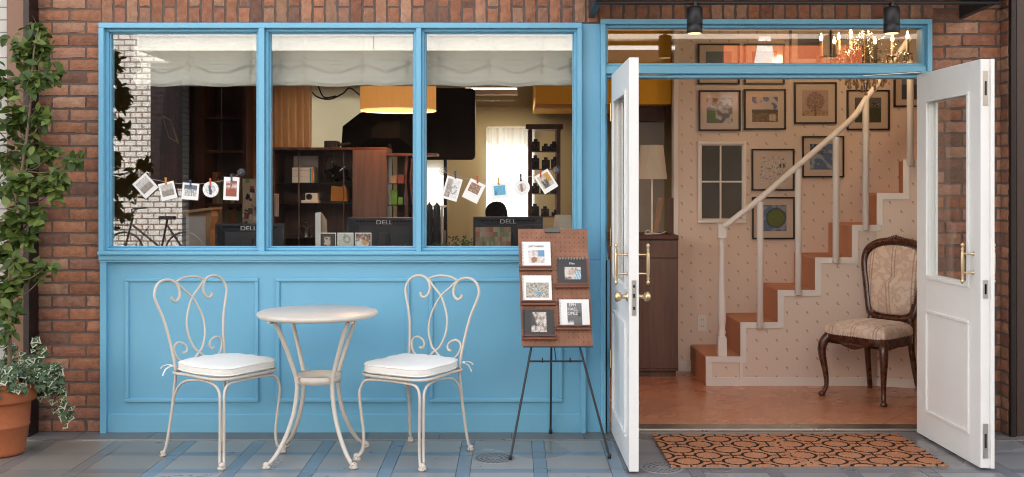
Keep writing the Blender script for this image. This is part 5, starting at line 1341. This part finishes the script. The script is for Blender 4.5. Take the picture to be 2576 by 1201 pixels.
# ------------------------------------------------------------------ staircase
def stairs():
    YF = 1.30; YB = 1.858
    t = thing('staircase', (wx(1775, YF), YF, .016), 'narrow staircase with orange carpet, white stringer and papered side', 'staircase')
    tr = [wz(v, YF) for v in (897, 811, 730, 648, 566, 486, 402, 320)]
    X = [wx(v, YF) for v in (1775, 1862, 1956, 2050, 2143)]
    Dv = Vector((math.cos(R(-20)), math.sin(R(-20)), 0)); ST = .170
    base = Vector((X[4], YF, 0))
    front = [Vector((x, YF, 0)) for x in X] + [base + Vector((ST, 0, 0)) + Dv * (ST * k) for k in range(4)]
    back = [Vector((wx(1736, YB), YB, 0)) - Vector((0, 0, 0))] + [Vector((x + .0, YB, 0)) for x in X[1:]] + [Vector((X[4] + .26 * (k + 1), YB, 0)) for k in range(4)]
    back[0] = Vector((X[0] - .015, YB, 0))
    SW = 15 * (DIST + YF) / FPX            # stringer band width
    # carpet treads and risers
    for i in range(8):
        a, b, c, d = front[i], front[i + 1], back[i + 1], back[i]; z = tr[i]; z0 = tr[i - 1] if i else .016
        m = MB(); n0 = .02
        a2, d2 = a + Vector((.004, .012, 0)), d + Vector((.004, 0, 0)); b2 = b + Vector((.03, .012, 0)); c2 = c + Vector((.03, 0, 0))
        def pt(v, zz): return (v.x, v.y, zz)
        m.add([pt(a2, z0 - .002), pt(d2, z0 - .002), pt(d2, z - .012), pt(a2, z - .012), pt(a2 + Vector((.006, 0, 0)), z - .003), pt(d2 + Vector((.006, 0, 0)), z - .003), pt(b2, z - .002), pt(c2, z - .002)],
              [(0, 1, 2, 3), (3, 2, 5, 4), (4, 5, 7, 6)], smooth=False)
        o = m.build('carpeted_step', M['carpet'], t, recalc=False)
    # papered side below the stringer
    m = MB(); mw = MB(); e = 6 * (DIST + YF) / FPX
    for i in range(8):
        a, b = front[i], front[i + 1]; m.add([(a.x, a.y, .016), (b.x, b.y, .016), (b.x, b.y, tr[i] - .004), (a.x, a.y, tr[i] - .004)], [(0, 1, 2, 3)])
    m.build('papered_side', M['wallpaper'], t)
    # white stepped stringer
    out = Vector((0, -1, 0))
    for i in range(8):
        a, b = front[i], front[i + 1]; dr = (b - a).normalized(); nrm = Vector((dr.y, -dr.x, 0)); th = .010; z = tr[i]; z0 = tr[i - 1] if i else .016
        # horizontal band under tread (extends one stringer width past the next riser)
        L_ = (b - a).length + (SW if i < 7 else 0)
        if i == 4: L_ = (b - a).length + SW
        c = a + dr * (L_ / 2) + nrm * th / 2; mw.obox((c.x, c.y, z - SW / 2), dr * L_ / 2, nrm * (th / 2), (0, 0, SW / 2))
        # vertical band in front of riser
        zl = (z0) if i else .016; zh = z - SW
        if i > 0: zl = z0
        c = a + dr * SW / 2 + nrm * th / 2; mw.obox((c.x, c.y, (zl + zh) / 2), dr * SW / 2, nrm * (th / 2 - .0005), (0, 0, (zh - zl) / 2))
    # end post of the first step, newel block look
    mw.build('stringer', M['ivory_trim'], t)
    # skirting on the side
    ms = MB(); 
    for i in range(8):
        a, b = front[i], front[i + 1]; dr = (b - a).normalized(); nrm = Vector((dr.y, -dr.x, 0)); L_ = (b - a).length
        a_ = a + dr * (SW if i == 0 else 0); L_ -= SW if i == 0 else 0
        c = a_ + dr * L_ / 2 + nrm * .004; zk = wz(950, YF); ms.obox((c.x, c.y, (.016 + zk) / 2), dr * L_ / 2, nrm * .004, (0, 0, (zk - .016) / 2))
    # first step box returns: second vertical at x 1862..1870
    a = front[1]; ms.obox((a.x + .006, a.y - .006, (.016 + tr[0] - SW) / 2), (.012, 0, 0), (0, .006, 0), (0, 0, (tr[0] - SW - .016) / 2))
    ms.build('skirting', M['ivory_trim'], t)
    # newel
    x = wx(1818, YF); y = YF + .03; zb = tr[0]; zt = wz(563, YF)
    m = MB(); m.box(x - .03, x + .03, y - .03, y + .03, zb, wz(850, YF), ch=.004)
    z = lambda v: wz(v, YF)
    m.lathe([(.03, z(850)), (.022, z(845)), (.03, z(838)), (.022, z(832)), (.024, z(822)), (.029, z(800)), (.028, z(760)), (.022, z(700)), (.0185, z(640)), (.018, z(622)), (.027, z(617)), (.019, z(611)), (.027, z(604)), (.03, z(600))], (x, y, 0), 20)
    m.box(x - .03, x + .03, y - .03, y + .03, z(600), zt, ch=.004); m.build('newel_post', M['ivory_trim'], t)
    # balusters (fixed to the outside of the stringer)
    bl = []
    for (px, yb, yt) in ((1912, 828, 508), (2008, 744, 425), (2103, 663, 345), (2178, 580, 250), (2290, 418, 150)):
        X_ = wx(px, YF - .03); yy = YF - .026
        if px > 2200: yy -= (wx(px, YF) - X[4] - ST) * .364
        X_ = wx(px, yy); m = MB(); r_ = .0225; m.lathe([(.004, wz(yb, yy)), (.014, wz(yb, yy) + .002), (r_, wz(yb, yy) + .008), (r_, wz(yt, yy))], (X_, yy, 0), 18)
        m.build('baluster', M['ivory_trim'], t); bl.append((X_, yy, wz(yt, yy)))
    m = MB(); p0 = Vector((x + .01, YF - .01, z(570))); pts = [p0, W(1912, 500, YF - .026), W(2008, 417, YF - .026), W(2103, 335, YF - .026), W(2150, 292, YF - .03), W(2178, 250, bl[3][1]), W(2205, 215, bl[3][1] - .01), W(2290, 95, bl[4][1])]
    m.tube(pts, .021, 12, sub=3); m.build('handrail', M['ivory_trim'], t)
    # papered wall continuing round above the upper steps at the right
stairs()

# ------------------------------------------------------------------ wall pictures, inner window, socket
def wall_pictures():
    Y = 1.858
    defs = [(1755, 1860, 111, 213, 'coast', 'framed photo of a brown dog under a blue sky, upper left behind the transom'), (1872, 1973, 111, 213, 'field', 'framed red and green field photo behind the transom, left of the chandelier'),
            (1757, 1862, 228, 330, 'dogs', 'framed photo of white dogs with green leaves, left of the cloud photo'), (1871, 1976, 225, 327, 'cloud', 'framed photo of dogs under large white clouds'),
            (1997, 2103, 208, 312, 'tree', 'framed photo of a single bare tree'), (1986, 2090, 66, 168, 'dark', 'framed print with dark top behind the candle bulbs'),
            (2110, 2204, 96, 198, 'dark', 'framed print hidden behind the chandelier crystals'), (2129, 2236, 227, 328, 'grass', 'framed photo of a black dog on dark grass behind the handrail'),
            (2247, 2352, 170, 270, 'night', 'framed blue photo beside the right door leaf'), (1890, 1997, 375, 480, 'draw', 'framed drawing of white dogs and a black and white dog head'),
            (2017, 2122, 343, 447, 'lake', 'framed photo of dogs by blue water behind the handrail'), (1891, 1998, 496, 602, 'globe', 'framed photo of a round green hill on blue, lowest on the wall')]
    for (xa, xb, ya, yb, kind, lab) in defs:
        x0, x1, z0, z1 = wx(xa, Y), wx(xb, Y), wz(yb, Y), wz(ya, Y); t = thing('picture_frame', ((x0 + x1) / 2, Y, z0), lab, 'picture frame', 'black framed pictures on the floral wall')
        m = MB(); ring_frame(m, x0, x1, z0, z1, .011, Y - .022, Y, .001); m.build('frame', M['frame_blk'], t)
        mt_ = MB().box(x0 + .009, x1 - .009, Y - .008, Y - .001, z0 + .009, z1 - .009).build('mat_board', pm('mat board', (.58, .47, .38, 1), .5, coat=.8), t)
        def fn(a, b):
            n1 = nz(a * 5 + xa, b * 5 + ya); n2 = nz(a * 14 + xa, b * 14); n3 = nz(a * 30 + xa, b * 30)
            if kind == 'cloud':
                if b > .5: return (.5, .44, .42) if n1 + .6 * (1 - b) > .0 else (.07, .13, .3)
                if (abs(a - .85) < .07 or abs(a - .72) < .05) and .05 < b < .3: return (.5, .4, .3)
                return (.06, .04, .02) if b > .36 else ((.25, .12, .05) if n2 > 0 else (.06, .07, .03))
            if kind == 'tree':
                trunk = abs(a - .5) < .03 and b < .4; crown = math.hypot((a - .5) * 1.1, b - .55) < .38 and n3 > -.05
                if trunk or crown: return (.14, .08, .06)
                return (.45, .30, .27) if b > .22 else ((.42, .28, .15) if n2 > -.2 else (.2, .12, .05))
            if kind == 'draw':
                if math.hypot(a - .85, b - .65) < .11: return (.03, .03, .03) if abs(a - .85) > .03 else (.6, .55, .5)
                return (.12, .09, .08) if n3 > .32 or n2 > .42 else (.62, .54, .47)
            if kind == 'globe':
                d = math.hypot(a - .6, b - .5)
                if d < .33: return (.10, .16, .03) if n2 > -.3 else (.16, .09, .03)
                return (.03, .04, .05) if d < .38 else ((.10, .17, .30) if n1 > -.2 else (.25, .3, .38))
            if kind == 'lake':
                if b > .6 and a < .6 and n2 > 0: return (.03, .02, .02)
                return (.08, .15, .28) if n1 > -.2 else (.3, .35, .4)
            if kind == 'dogs':
                if a < .35 and b < .6 and n1 > -.25: return (.10, .18, .04)
                return (.5, .45, .42) if n1 > .0 else ((.3, .13, .05) if b > .6 else (.14, .12, .13))
            if kind == 'grass':
                if math.hypot(a - .78, b - .75) < .12: return (.01, .01, .01) if n3 < .25 else (.5, .48, .45)
                return (.035, .045, .02) if b < .6 else (.10, .10, .11)
            if kind == 'coast':
                if math.hypot(a - .4, b - .2) < .12: return (.3, .13, .06)
                return (.12, .17, .22) if b > .5 else (.06, .08, .04)
            if kind == 'field': return (.35, .08, .03) if b > .45 + .1 * n1 else ((.09, .12, .04) if n2 > 0 else (.2, .2, .18))
            if kind == 'night': return (.04, .05, .09) if b < .6 else (.16, .2, .28)
            return (.03, .03, .045)
        mg = .19; m = MB(); grid_print(m, (x0 + (x1 - x0) * mg, Y - .0095, z0 + (z1 - z0) * mg), ((x1 - x0) * (1 - 2 * mg), 0, 0), (0, 0, (z1 - z0) * (1 - 2 * mg)), 40, 40, fn); m.build('print', M['fprint'], mt_)
    # inner window
    x0, x1, z0, z1 = wx(1754, Y), wx(1876, Y), wz(561, Y), wz(356, Y); t = thing('inner_window', ((x0 + x1) / 2, Y, z0), 'small four pane interior window in the papered wall', 'window')
    m = MB(); ring_frame(m, x0, x1, z0, z1, .024, Y - .026, Y, .003); ring_frame(m, x0 + .024, x1 - .024, z0 + .024, z1 - .024, .008, Y - .014, Y, .002)
    xm, zm = (x0 + x1) / 2 - .01, z0 + (z1 - z0) * .505; m.box(xm - .006, xm + .006, Y - .018, Y, z0 + .03, z1 - .03); m.box(x0 + .03, x1 - .03, Y - .017, Y, zm - .006, zm + .006); m.build('frame', M['ivory_trim'], t)
    gm = pm('dark mirror glass', (.10, .10, .092, 1), .06, var=.3, vs=3, coat=1)
    for a, b in ((x0 + .031, xm - .006), (xm + .006, x1 - .031)):
        for c, d in ((z0 + .031, zm - .006), (zm + .006, z1 - .031)): MB().box(a, b, Y - .008, Y - .002, c, d).build('pane', gm, t)
    t = thing('wall_socket', (wx(1767, Y), Y, wz(813, Y)), 'white double power socket low on the papered wall', 'socket')
    MB().box(wx(1755, Y), wx(1779, Y), Y - .008, Y, wz(833, Y), wz(793, Y), ch=.003).build('plate', M['ivory_trim'], t)
    m = MB()
    for py in (804, 821):
        for px in (1764, 1770): m.box(wx(px, Y) - .0015, wx(px, Y) + .0015, Y - .0092, Y - .008, wz(py, Y) - .006, wz(py, Y) + .006)
    m.build('slots', M['black'], t)
wall_pictures()

# ------------------------------------------------------------------ chandelier
def chandelier():
    Y = .75; cx = wx(2178, Y); zc = wz(150, Y); t = thing('chandelier', (cx, Y, wz(236, Y)), 'brass and crystal chandelier with lit candle bulbs behind the transom', 'chandelier')
    CB = pm('antique brass', (.42, .33, .24, 1), .28, 1, var=.1)
    cr = glass('crystal', .42, (.86, .78, .66, 1)); R_ = .275
    dm = MB(); drop(dm, Vector((0, 0, 0)), .05, .011); proto = []
    def add_drop(q, ln):
        if not proto: o = dm.build('crystal_drop', cr, t, world=False); proto.append(o)
        else: o = proto[0].copy(); COL.objects.link(o); o.parent = t
        o.location = q - Vector(t.location); k = ln / .05; o.scale = (max(.75, k),) * 2 + (k,)
    m = MB(); m.lathe([(.004, wz(230, Y)), (.012, wz(222, Y)), (.02, wz(205, Y)), (.012, wz(195, Y)), (.03, wz(175, Y)), (.035, wz(165, Y)), (.012, wz(150, Y)), (.018, wz(120, Y)), (.01, wz(90, Y)), (.006, 2.6)], (cx, Y, 0), 16); m.build('stem', CB, t)
    sleeve = pm('candle sleeve', (.42, .33, .24, 1), .6)
    bm = emis('lit candle bulb', (1, .60, .22, 1), 9); g = glass('bulb glass', .06, (1, .9, .7, 1))
    r = random.Random(3); bd = MB()
    angs = [200, 235, 285, 330, 20, 65, 110, 155]
    for k, (px, py, dy) in enumerate(((2066, 98, -.05), (2099, 106, -.18), (2140, 84, .22), (2201, 106, -.26), (2283, 92, .0), (2245, 100, .20), (2110, 96, .16))):
        Yb = Y + dy; p = W(px, py, Yb); s = MB(); zb = p.z - .015
        m = MB(); m.tube([(cx, Y, wz(160, Y)), (cx + (p.x - cx) * .4, Y + dy * .4, wz(185, Y)), (cx + (p.x - cx) * .85, Y + dy * .85, wz(180, Y)), (p.x, Yb, p.z - .115)], .004, 7); m.lathe([(.004, p.z - .12), (.03, p.z - .112), (.032, p.z - .108), (.01, p.z - .104)], (p.x, Yb, 0), 14); m.build('arm', CB, t)
        MB().lathe([(.011, p.z - .105), (.011, zb), (.006, zb + .003)], (p.x, Yb, 0), 12).build('candle_sleeve', sleeve, t)
        MB().lathe([(.004, zb + .002), (.009, zb + .010), (.0105, zb + .020), (.007, zb + .032), (.0015, zb + .050)], (p.x, Yb, 0), 10).build('bulb', bm, t)
        for j in range(3):
            a = r.uniform(0, 6.28); q = Vector((p.x + .03 * math.cos(a), Yb + .03 * math.sin(a), p.z - .118)); add_drop(q, r.uniform(.03, .05)); bd_(bd, q + Vector((0, 0, .004)), .005)
        # bead swag towards the top of the stem
        top = Vector((cx, Y, wz(62, Y)))
        for (eu, sg, rr_) in ((1.0, .07, .0055), (.72, .10, .005), (.45, .05, .005)):
            for j in range(15): u = j / 14; q = top.lerp(Vector((p.x, Yb, p.z - .10)), u * eu) - Vector((0, 0, sg * math.sin(math.pi * u))); bd_(bd, q, rr_)
    for ring, zz, n, ln in ((.20, 178, 16, .05), (.12, 195, 12, .06), (.24, 150, 20, .035), (.06, 212, 8, .05)):
        for k in range(n):
            a = 2 * math.pi * k / n + ring; q = Vector((cx + ring * math.cos(a), Y + ring * math.sin(a), wz(zz, Y) + r.uniform(-.012, .012))); add_drop(q, ln * r.uniform(.7, 1.2))
            for j in range(3): bd_(bd, q + Vector((0, 0, .01 + .012 * j)), .005)
    bd_(bd, Vector((cx + .002, Y, wz(237, Y))), .013)
    bd.build('bead_swags', cr, t)
    l = bpy.data.lights.new('chandelier', 'POINT'); l.energy = 2.0; l.color = (1, .68, .40); l.shadow_soft_size = .05
    lo = bpy.data.objects.new('lamp_light', l); COL.objects.link(lo); lo.parent = t; lo.location = (0, .05, .45)
def drop(m, p, ln, w):
    m.lathe([(.001, 0), (w * .35, -ln * .2), (w, -ln * .7), (w * .7, -ln * .9), (.001, -ln)], p, 6, smooth=False)
def bd_(m, p, r):
    m.lathe([(.0005, -r), (r * .8, -r * .55), (r, 0), (r * .8, r * .55), (.0005, r)], p, 6, smooth=False)
chandelier()

# ------------------------------------------------------------------ carved chair in the hall
def french_chair():
    fl, fr, blp = G(2087, 1000, .016), G(2254, 1023, .016), G(2187, 983, .016)
    w = (fr - fl).length; c = Vector((2.35, .93, .016)); ang = R(218)
    t = thing('carved_armless_chair', c, 'carved dark wood chair with cream brocade upholstery in the hallway', 'chair')
    # damask cloth: large leafy patches and stripes
    m_, tt, b = nodes('cream brocade')
    tc = tt.nodes.new('ShaderNodeTexCoord'); sp = tt.nodes.new('ShaderNodeSeparateXYZ'); tt.links.new(tc.outputs['Object'], sp.inputs[0])
    n = noise_n(tt, 16, 3, .5); n2 = noise_n(tt, 60, 2)
    leafc = ramp(tt, n, [(.46, (.76, .61, .49, 1)), (.50, (.62, .46, .36, 1)), (.56, (.64, .48, .38, 1)), (.61, (.74, .59, .47, 1))])
    st = mth(tt, 'ABSOLUTE', sp.outputs[1])
    s1 = mth(tt, 'MULTIPLY', mth(tt, 'LESS_THAN', mth(tt, 'ABSOLUTE', mth(tt, 'SUBTRACT', st, .011)), .004), 1.0)
    s2 = mth(tt, 'LESS_THAN', mth(tt, 'ABSOLUTE', mth(tt, 'SUBTRACT', st, .150)), .005)
    s3 = mth(tt, 'LESS_THAN', mth(tt, 'ABSOLUTE', mth(tt, 'SUBTRACT', st, .170)), .004)
    col = mixc(tt, mth(tt, 'MULTIPLY', mth(tt, 'MAXIMUM', s1, mth(tt, 'MAXIMUM', s2, s3)), .45), leafc, (.20, .075, .035, 1))
    tt.links.new(col, b.inputs['Base Color']); b.inputs['Roughness'].default_value = .6; b.inputs['Sheen Weight'].default_value = .3; bump(tt, b, n2, .2, .002)
    Wd = pm('dark carved wood', (.070, .021, .010, 1), .28, var=.15, vs=25, coat=.4, bs=60, bst=.15)
    fx, bx = .215, -.17; hw = .215; bwid = .165
    for s in (-1, 1):
        m = MB(); m.tube([(fx - .02, s * (hw - .02), .40), (fx + .012, s * (hw + .005), .35), (fx + .018, s * (hw + .012), .28), (fx + .002, s * (hw + .0), .17), (fx - .006, s * (hw - .006), .08), (fx + .006, s * (hw + .004), .03), (fx + .022, s * (hw + .014), .014)], [.030, .031, .026, .019, .015, .015, .019], 12)
        m.lathe([(.004, .0), (.02, .002), (.024, .016), (.016, .03), (.004, .034)], (fx + .02, s * (hw + .012), 0), 12)
        for q in range(4): m.lathe([(.002, -.012), (.009, 0), (.002, .012)], (fx + .034, s * (hw + .012) + (q - 1.5) * .010, .335 - abs(q - 1.5) * .018), 8)
        m.build('leg', Wd, t, world=False)
        m = MB(); m.tube([(bx - .075, s * (bwid + .02), .0), (bx - .045, s * (bwid + .01), .12), (bx - .01, s * bwid, .30), (bx - .005, s * bwid, .44)], [.017, .018, .021, .022], 8); m.build('leg', Wd, t, world=False)
    # seat rail: serpentine band
    out = [(fx + .012, 0), (fx + .018, .10), (fx + .005, hw - .02), (fx - .03, hw + .005), (0, hw - .01), (bx, bwid + .01), (bx - .01, 0)]
    out = out + [(x, -y) for x, y in out[-2:0:-1]]
    sp_, _ = spline([Vector((x, y, 0)) for x, y in out], [0] * len(out), 6, True)
    N = len(sp_); vs = []
    for z_, k in ((.345, .99), (.36, 1.01), (.40, 1.01), (.412, .99)):
        for i, p in enumerate(sp_): dz = (-.018 * math.cos(p.y * 22) if z_ < .35 and p.x > 0 else 0); vs.append((p.x * k, p.y * k, z_ + dz))
    m = MB(); m.add(vs, [(j * N + i, j * N + (i + 1) % N, (j + 1) * N + (i + 1) % N, (j + 1) * N + i) for j in range(3) for i in range(N)], smooth=True)
    m.add([(p.x * .98, p.y * .98, .35) for p in sp_], [tuple(range(N))])
    for i in range(9): m.lathe([(.002, -.009), (.010, 0), (.002, .009)], (fx + .022, (i - 4) * .016, .362 - abs(i - 4) * .002), 8)
    m.build('seat_rail', Wd, t, world=False)
    # seat upholstery
    prof = [(1.005, .408), (1.02, .425), (1.0, .452), (.93, .472), (.75, .488), (.4, .498), (.02, .50)]; vs = []
    for k, z_ in prof:
        for p in sp_: vs.append((p.x * k, p.y * k, z_))
    m = MB(); m.add(vs, [(j * N + i, j * N + (i + 1) % N, (j + 1) * N + (i + 1) % N, (j + 1) * N + i) for j in range(len(prof) - 1) for i in range(N)], smooth=True); st_ = m.build('seat', m_, t, world=False)
    nm = MB()
    for p in sp_[::1]: nm.lathe([(.0005, -.003), (.004, 0), (.0005, .003)], (p.x * 1.012, p.y * 1.012, .410), 6)
    nm.build('nailheads', Wd, st_, world=False)
    # back cartouche
    half = [(0, .49), (.09, .495), (.155, .52), (.18, .60), (.20, .70), (.222, .80), (.230, .88), (.205, .945), (.14, .985), (.06, 1.0), (0, 1.005)]
    loop = half + [(-x, z) for x, z in half[-2:0:-1]]
    def bp(y, z, k=1.0, dx=0): zc = .75; return (bx - .03 - .13 * (z - .45) + dx, y * k, zc + (z - zc) * k)
    m = MB(); m.tube([bp(y, z) for y, z in loop], .026, 12, closed=True, sub=5); m.tube([bp(y, z, 1.04, .01) for y, z in loop], .012, 8, closed=True, sub=5)
    for q in range(7): m.lathe([(.002, -.016), (.014, 0), (.002, .016)], bp((q - 3) * .017, 1.03 - abs(q - 3) * .005, 1, .014), 8)
    for s in (-1, 1): m.tube([(bx - .005, s * bwid, .43), bp(s * .14, .52), bp(s * .158, .60)], .022, 8)
    m.build('back_frame', Wd, t, world=False)
    lp, _ = spline([Vector((0, y, z)) for y, z in loop], [0] * len(loop), 5, True); N2 = len(lp); vs = []
    for k, d in ((.90, .004), (.88, .018), (.80, .030), (.6, .040), (.3, .046), (.01, .048)):
        for p in lp: vs.append(bp(p.y, p.z, k, d))
    m = MB(); m.add(vs, [(j * N2 + i, j * N2 + (i + 1) % N2, (j + 1) * N2 + (i + 1) % N2, (j + 1) * N2 + i) for j in range(5) for i in range(N2)], smooth=True)
    m.add([bp(p.y, p.z, .9, -.02) for p in lp], [tuple(range(N2))]); bk_ = m.build('backrest', m_, t, world=False)
    nm = MB()
    for p in lp[::1]: nm.lathe([(.0005, -.0035), (.0045, 0), (.0005, .0035)], bp(p.y, p.z, .895, .016), 6)
    nm.build('nailheads', Wd, bk_, world=False)
    t.rotation_euler = (0, 0, ang)
french_chair()

# ================================================================== ACROSS THE STREET (seen in the window glass)
def opposite():
    t = thing('opposite_building', (0, -13, -.12), 'white tiled building across the street mirrored in the shop windows', 'building')
    XE = (456 - VX) * 19 / FPX
    MB().box(-20, XE, -13.4, -13, -.12, 8).build('tiled_wall', M['whitetile'], t)
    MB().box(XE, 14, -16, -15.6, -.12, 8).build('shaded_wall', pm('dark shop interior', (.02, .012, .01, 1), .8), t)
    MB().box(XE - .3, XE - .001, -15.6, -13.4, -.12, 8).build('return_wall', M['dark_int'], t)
    MB().box((377 - VX) * 19 / FPX, XE + .001, -13.01, -12.985, 1.33, 3.56).build('painted_shade_panel', M['shadetile'], t)  # added panel: canopy shade on the white tiles painted as dark tile
    XC = (344 - VX) * 17.3 / FPX; XC2 = (1448 - VX) * 17.3 / FPX
    sf = MB(); sf.box(XC + .02, XC2, -15.6, -11.32, 3.585, 3.98); sf.build('soffit', M['shadetile'], t)
    m = MB(); m.box(XC, -2.255, -11.32, -11.28, 3.57, 3.785); m.box(-2.245, XC2, -11.32, -11.28, 3.57, 3.785); m.box(XC, XC2, -11.32, -11.28, 3.795, 4.25); m.box(XC, XC + .02, -13, -11.32, 3.57, 4.25)
    m.box(XC2 + .45, (1700 - VX) * 17.4 / FPX, -13.2, -11.4, 3.60, 3.67); m.build('canopy', pm('white fascia', (.82, .80, .76, 1), .5, var=.03), t)
    MB().box(XE, 14, -13.3, -13, 4.0, 9).build('upper_wall', M['plaster'], t)
    MB().box(XE, 14, -15.6, -13, -.12, -.1).build('shop_floor', M['black'], t)
    o = MB().box(3.75, 6.2, -12.9, -12.8, 2.9, 3.92).build('orange_banner', pm('orange red banner', (.55, .10, .02, 1), .6)); tag(o, 'orange red banner across the street mirrored in the transom', 'banner')
    o = MB().prism([(4.15, 2.9), (4.75, 2.9), (4.55, 4.0), (4.35, 4.0)], -12.75, -12.7).build('white_pennant', M['paper']); tag(o, 'white tapering pennant before the orange banner across the street', 'pennant')
    # bicycle
    b = thing('bicycle', (-6.3, -12.5, -.12), 'black bicycle with wire basket mirrored in the left window', 'bicycle')
    bk = M['black']; z0 = -.12
    for x in (-6.75, -5.7):
        m = MB(); m.tube([(x + .33 * math.cos(a), -12.5, z0 + .35 + .33 * math.sin(a)) for a in [k * math.pi / 12 for k in range(24)]], .018, 6, closed=True, sub=1)
        for k in range(8): a = k * math.pi / 4; m.tube([(x, -12.5, z0 + .35), (x + .33 * math.cos(a), -12.5, z0 + .35 + .33 * math.sin(a))], .002, 4, sub=1)
        m.build('wheel', bk, b)
    m = MB(); P_ = lambda x, z: (x, -12.5, z0 + z)
    for a, c in ((P_(-6.75, .35), P_(-6.6, .95)), (P_(-6.6, .8), P_(-6.1, .4)), (P_(-6.1, .4), P_(-6.0, .9)), (P_(-6.1, .4), P_(-5.7, .35)), (P_(-6.0, .8), P_(-5.7, .35))): m.tube([a, c], .018, 6, sub=1)
    m.build('frame', bk, b)
    m = MB(); m.tube([(-6.45, -12.25, z0 + 1.1), (-6.58, -12.4, z0 + 1.08), (-6.6, -12.5, z0 + 1.0), (-6.58, -12.6, z0 + 1.08), (-6.45, -12.75, z0 + 1.1)], .014, 6); m.build('handlebar', bk, b)
    m = MB(); m.obox((-6.0, -12.5, z0 + .93), (.13, 0, 0), (0, .07, 0), (0, 0, .03)); m.build('saddle', bk, b)
    m = MB()
    for k in range(9): u = k / 8; m.tube([(-7.0 + .35 * u, -12.38, z0 + 1.0), (-6.98 + .31 * u, -12.4, z0 + .72)], .004, 4, sub=1); 
    for z in (.72, .8, .88, .94, 1.0): m.tube([(-7.0, -12.38, z0 + z), (-6.65, -12.38, z0 + z), (-6.65, -12.62, z0 + z), (-7.0, -12.62, z0 + z)], .005, 4, closed=True, sub=1)
    m.build('basket', bk, b)
opposite()
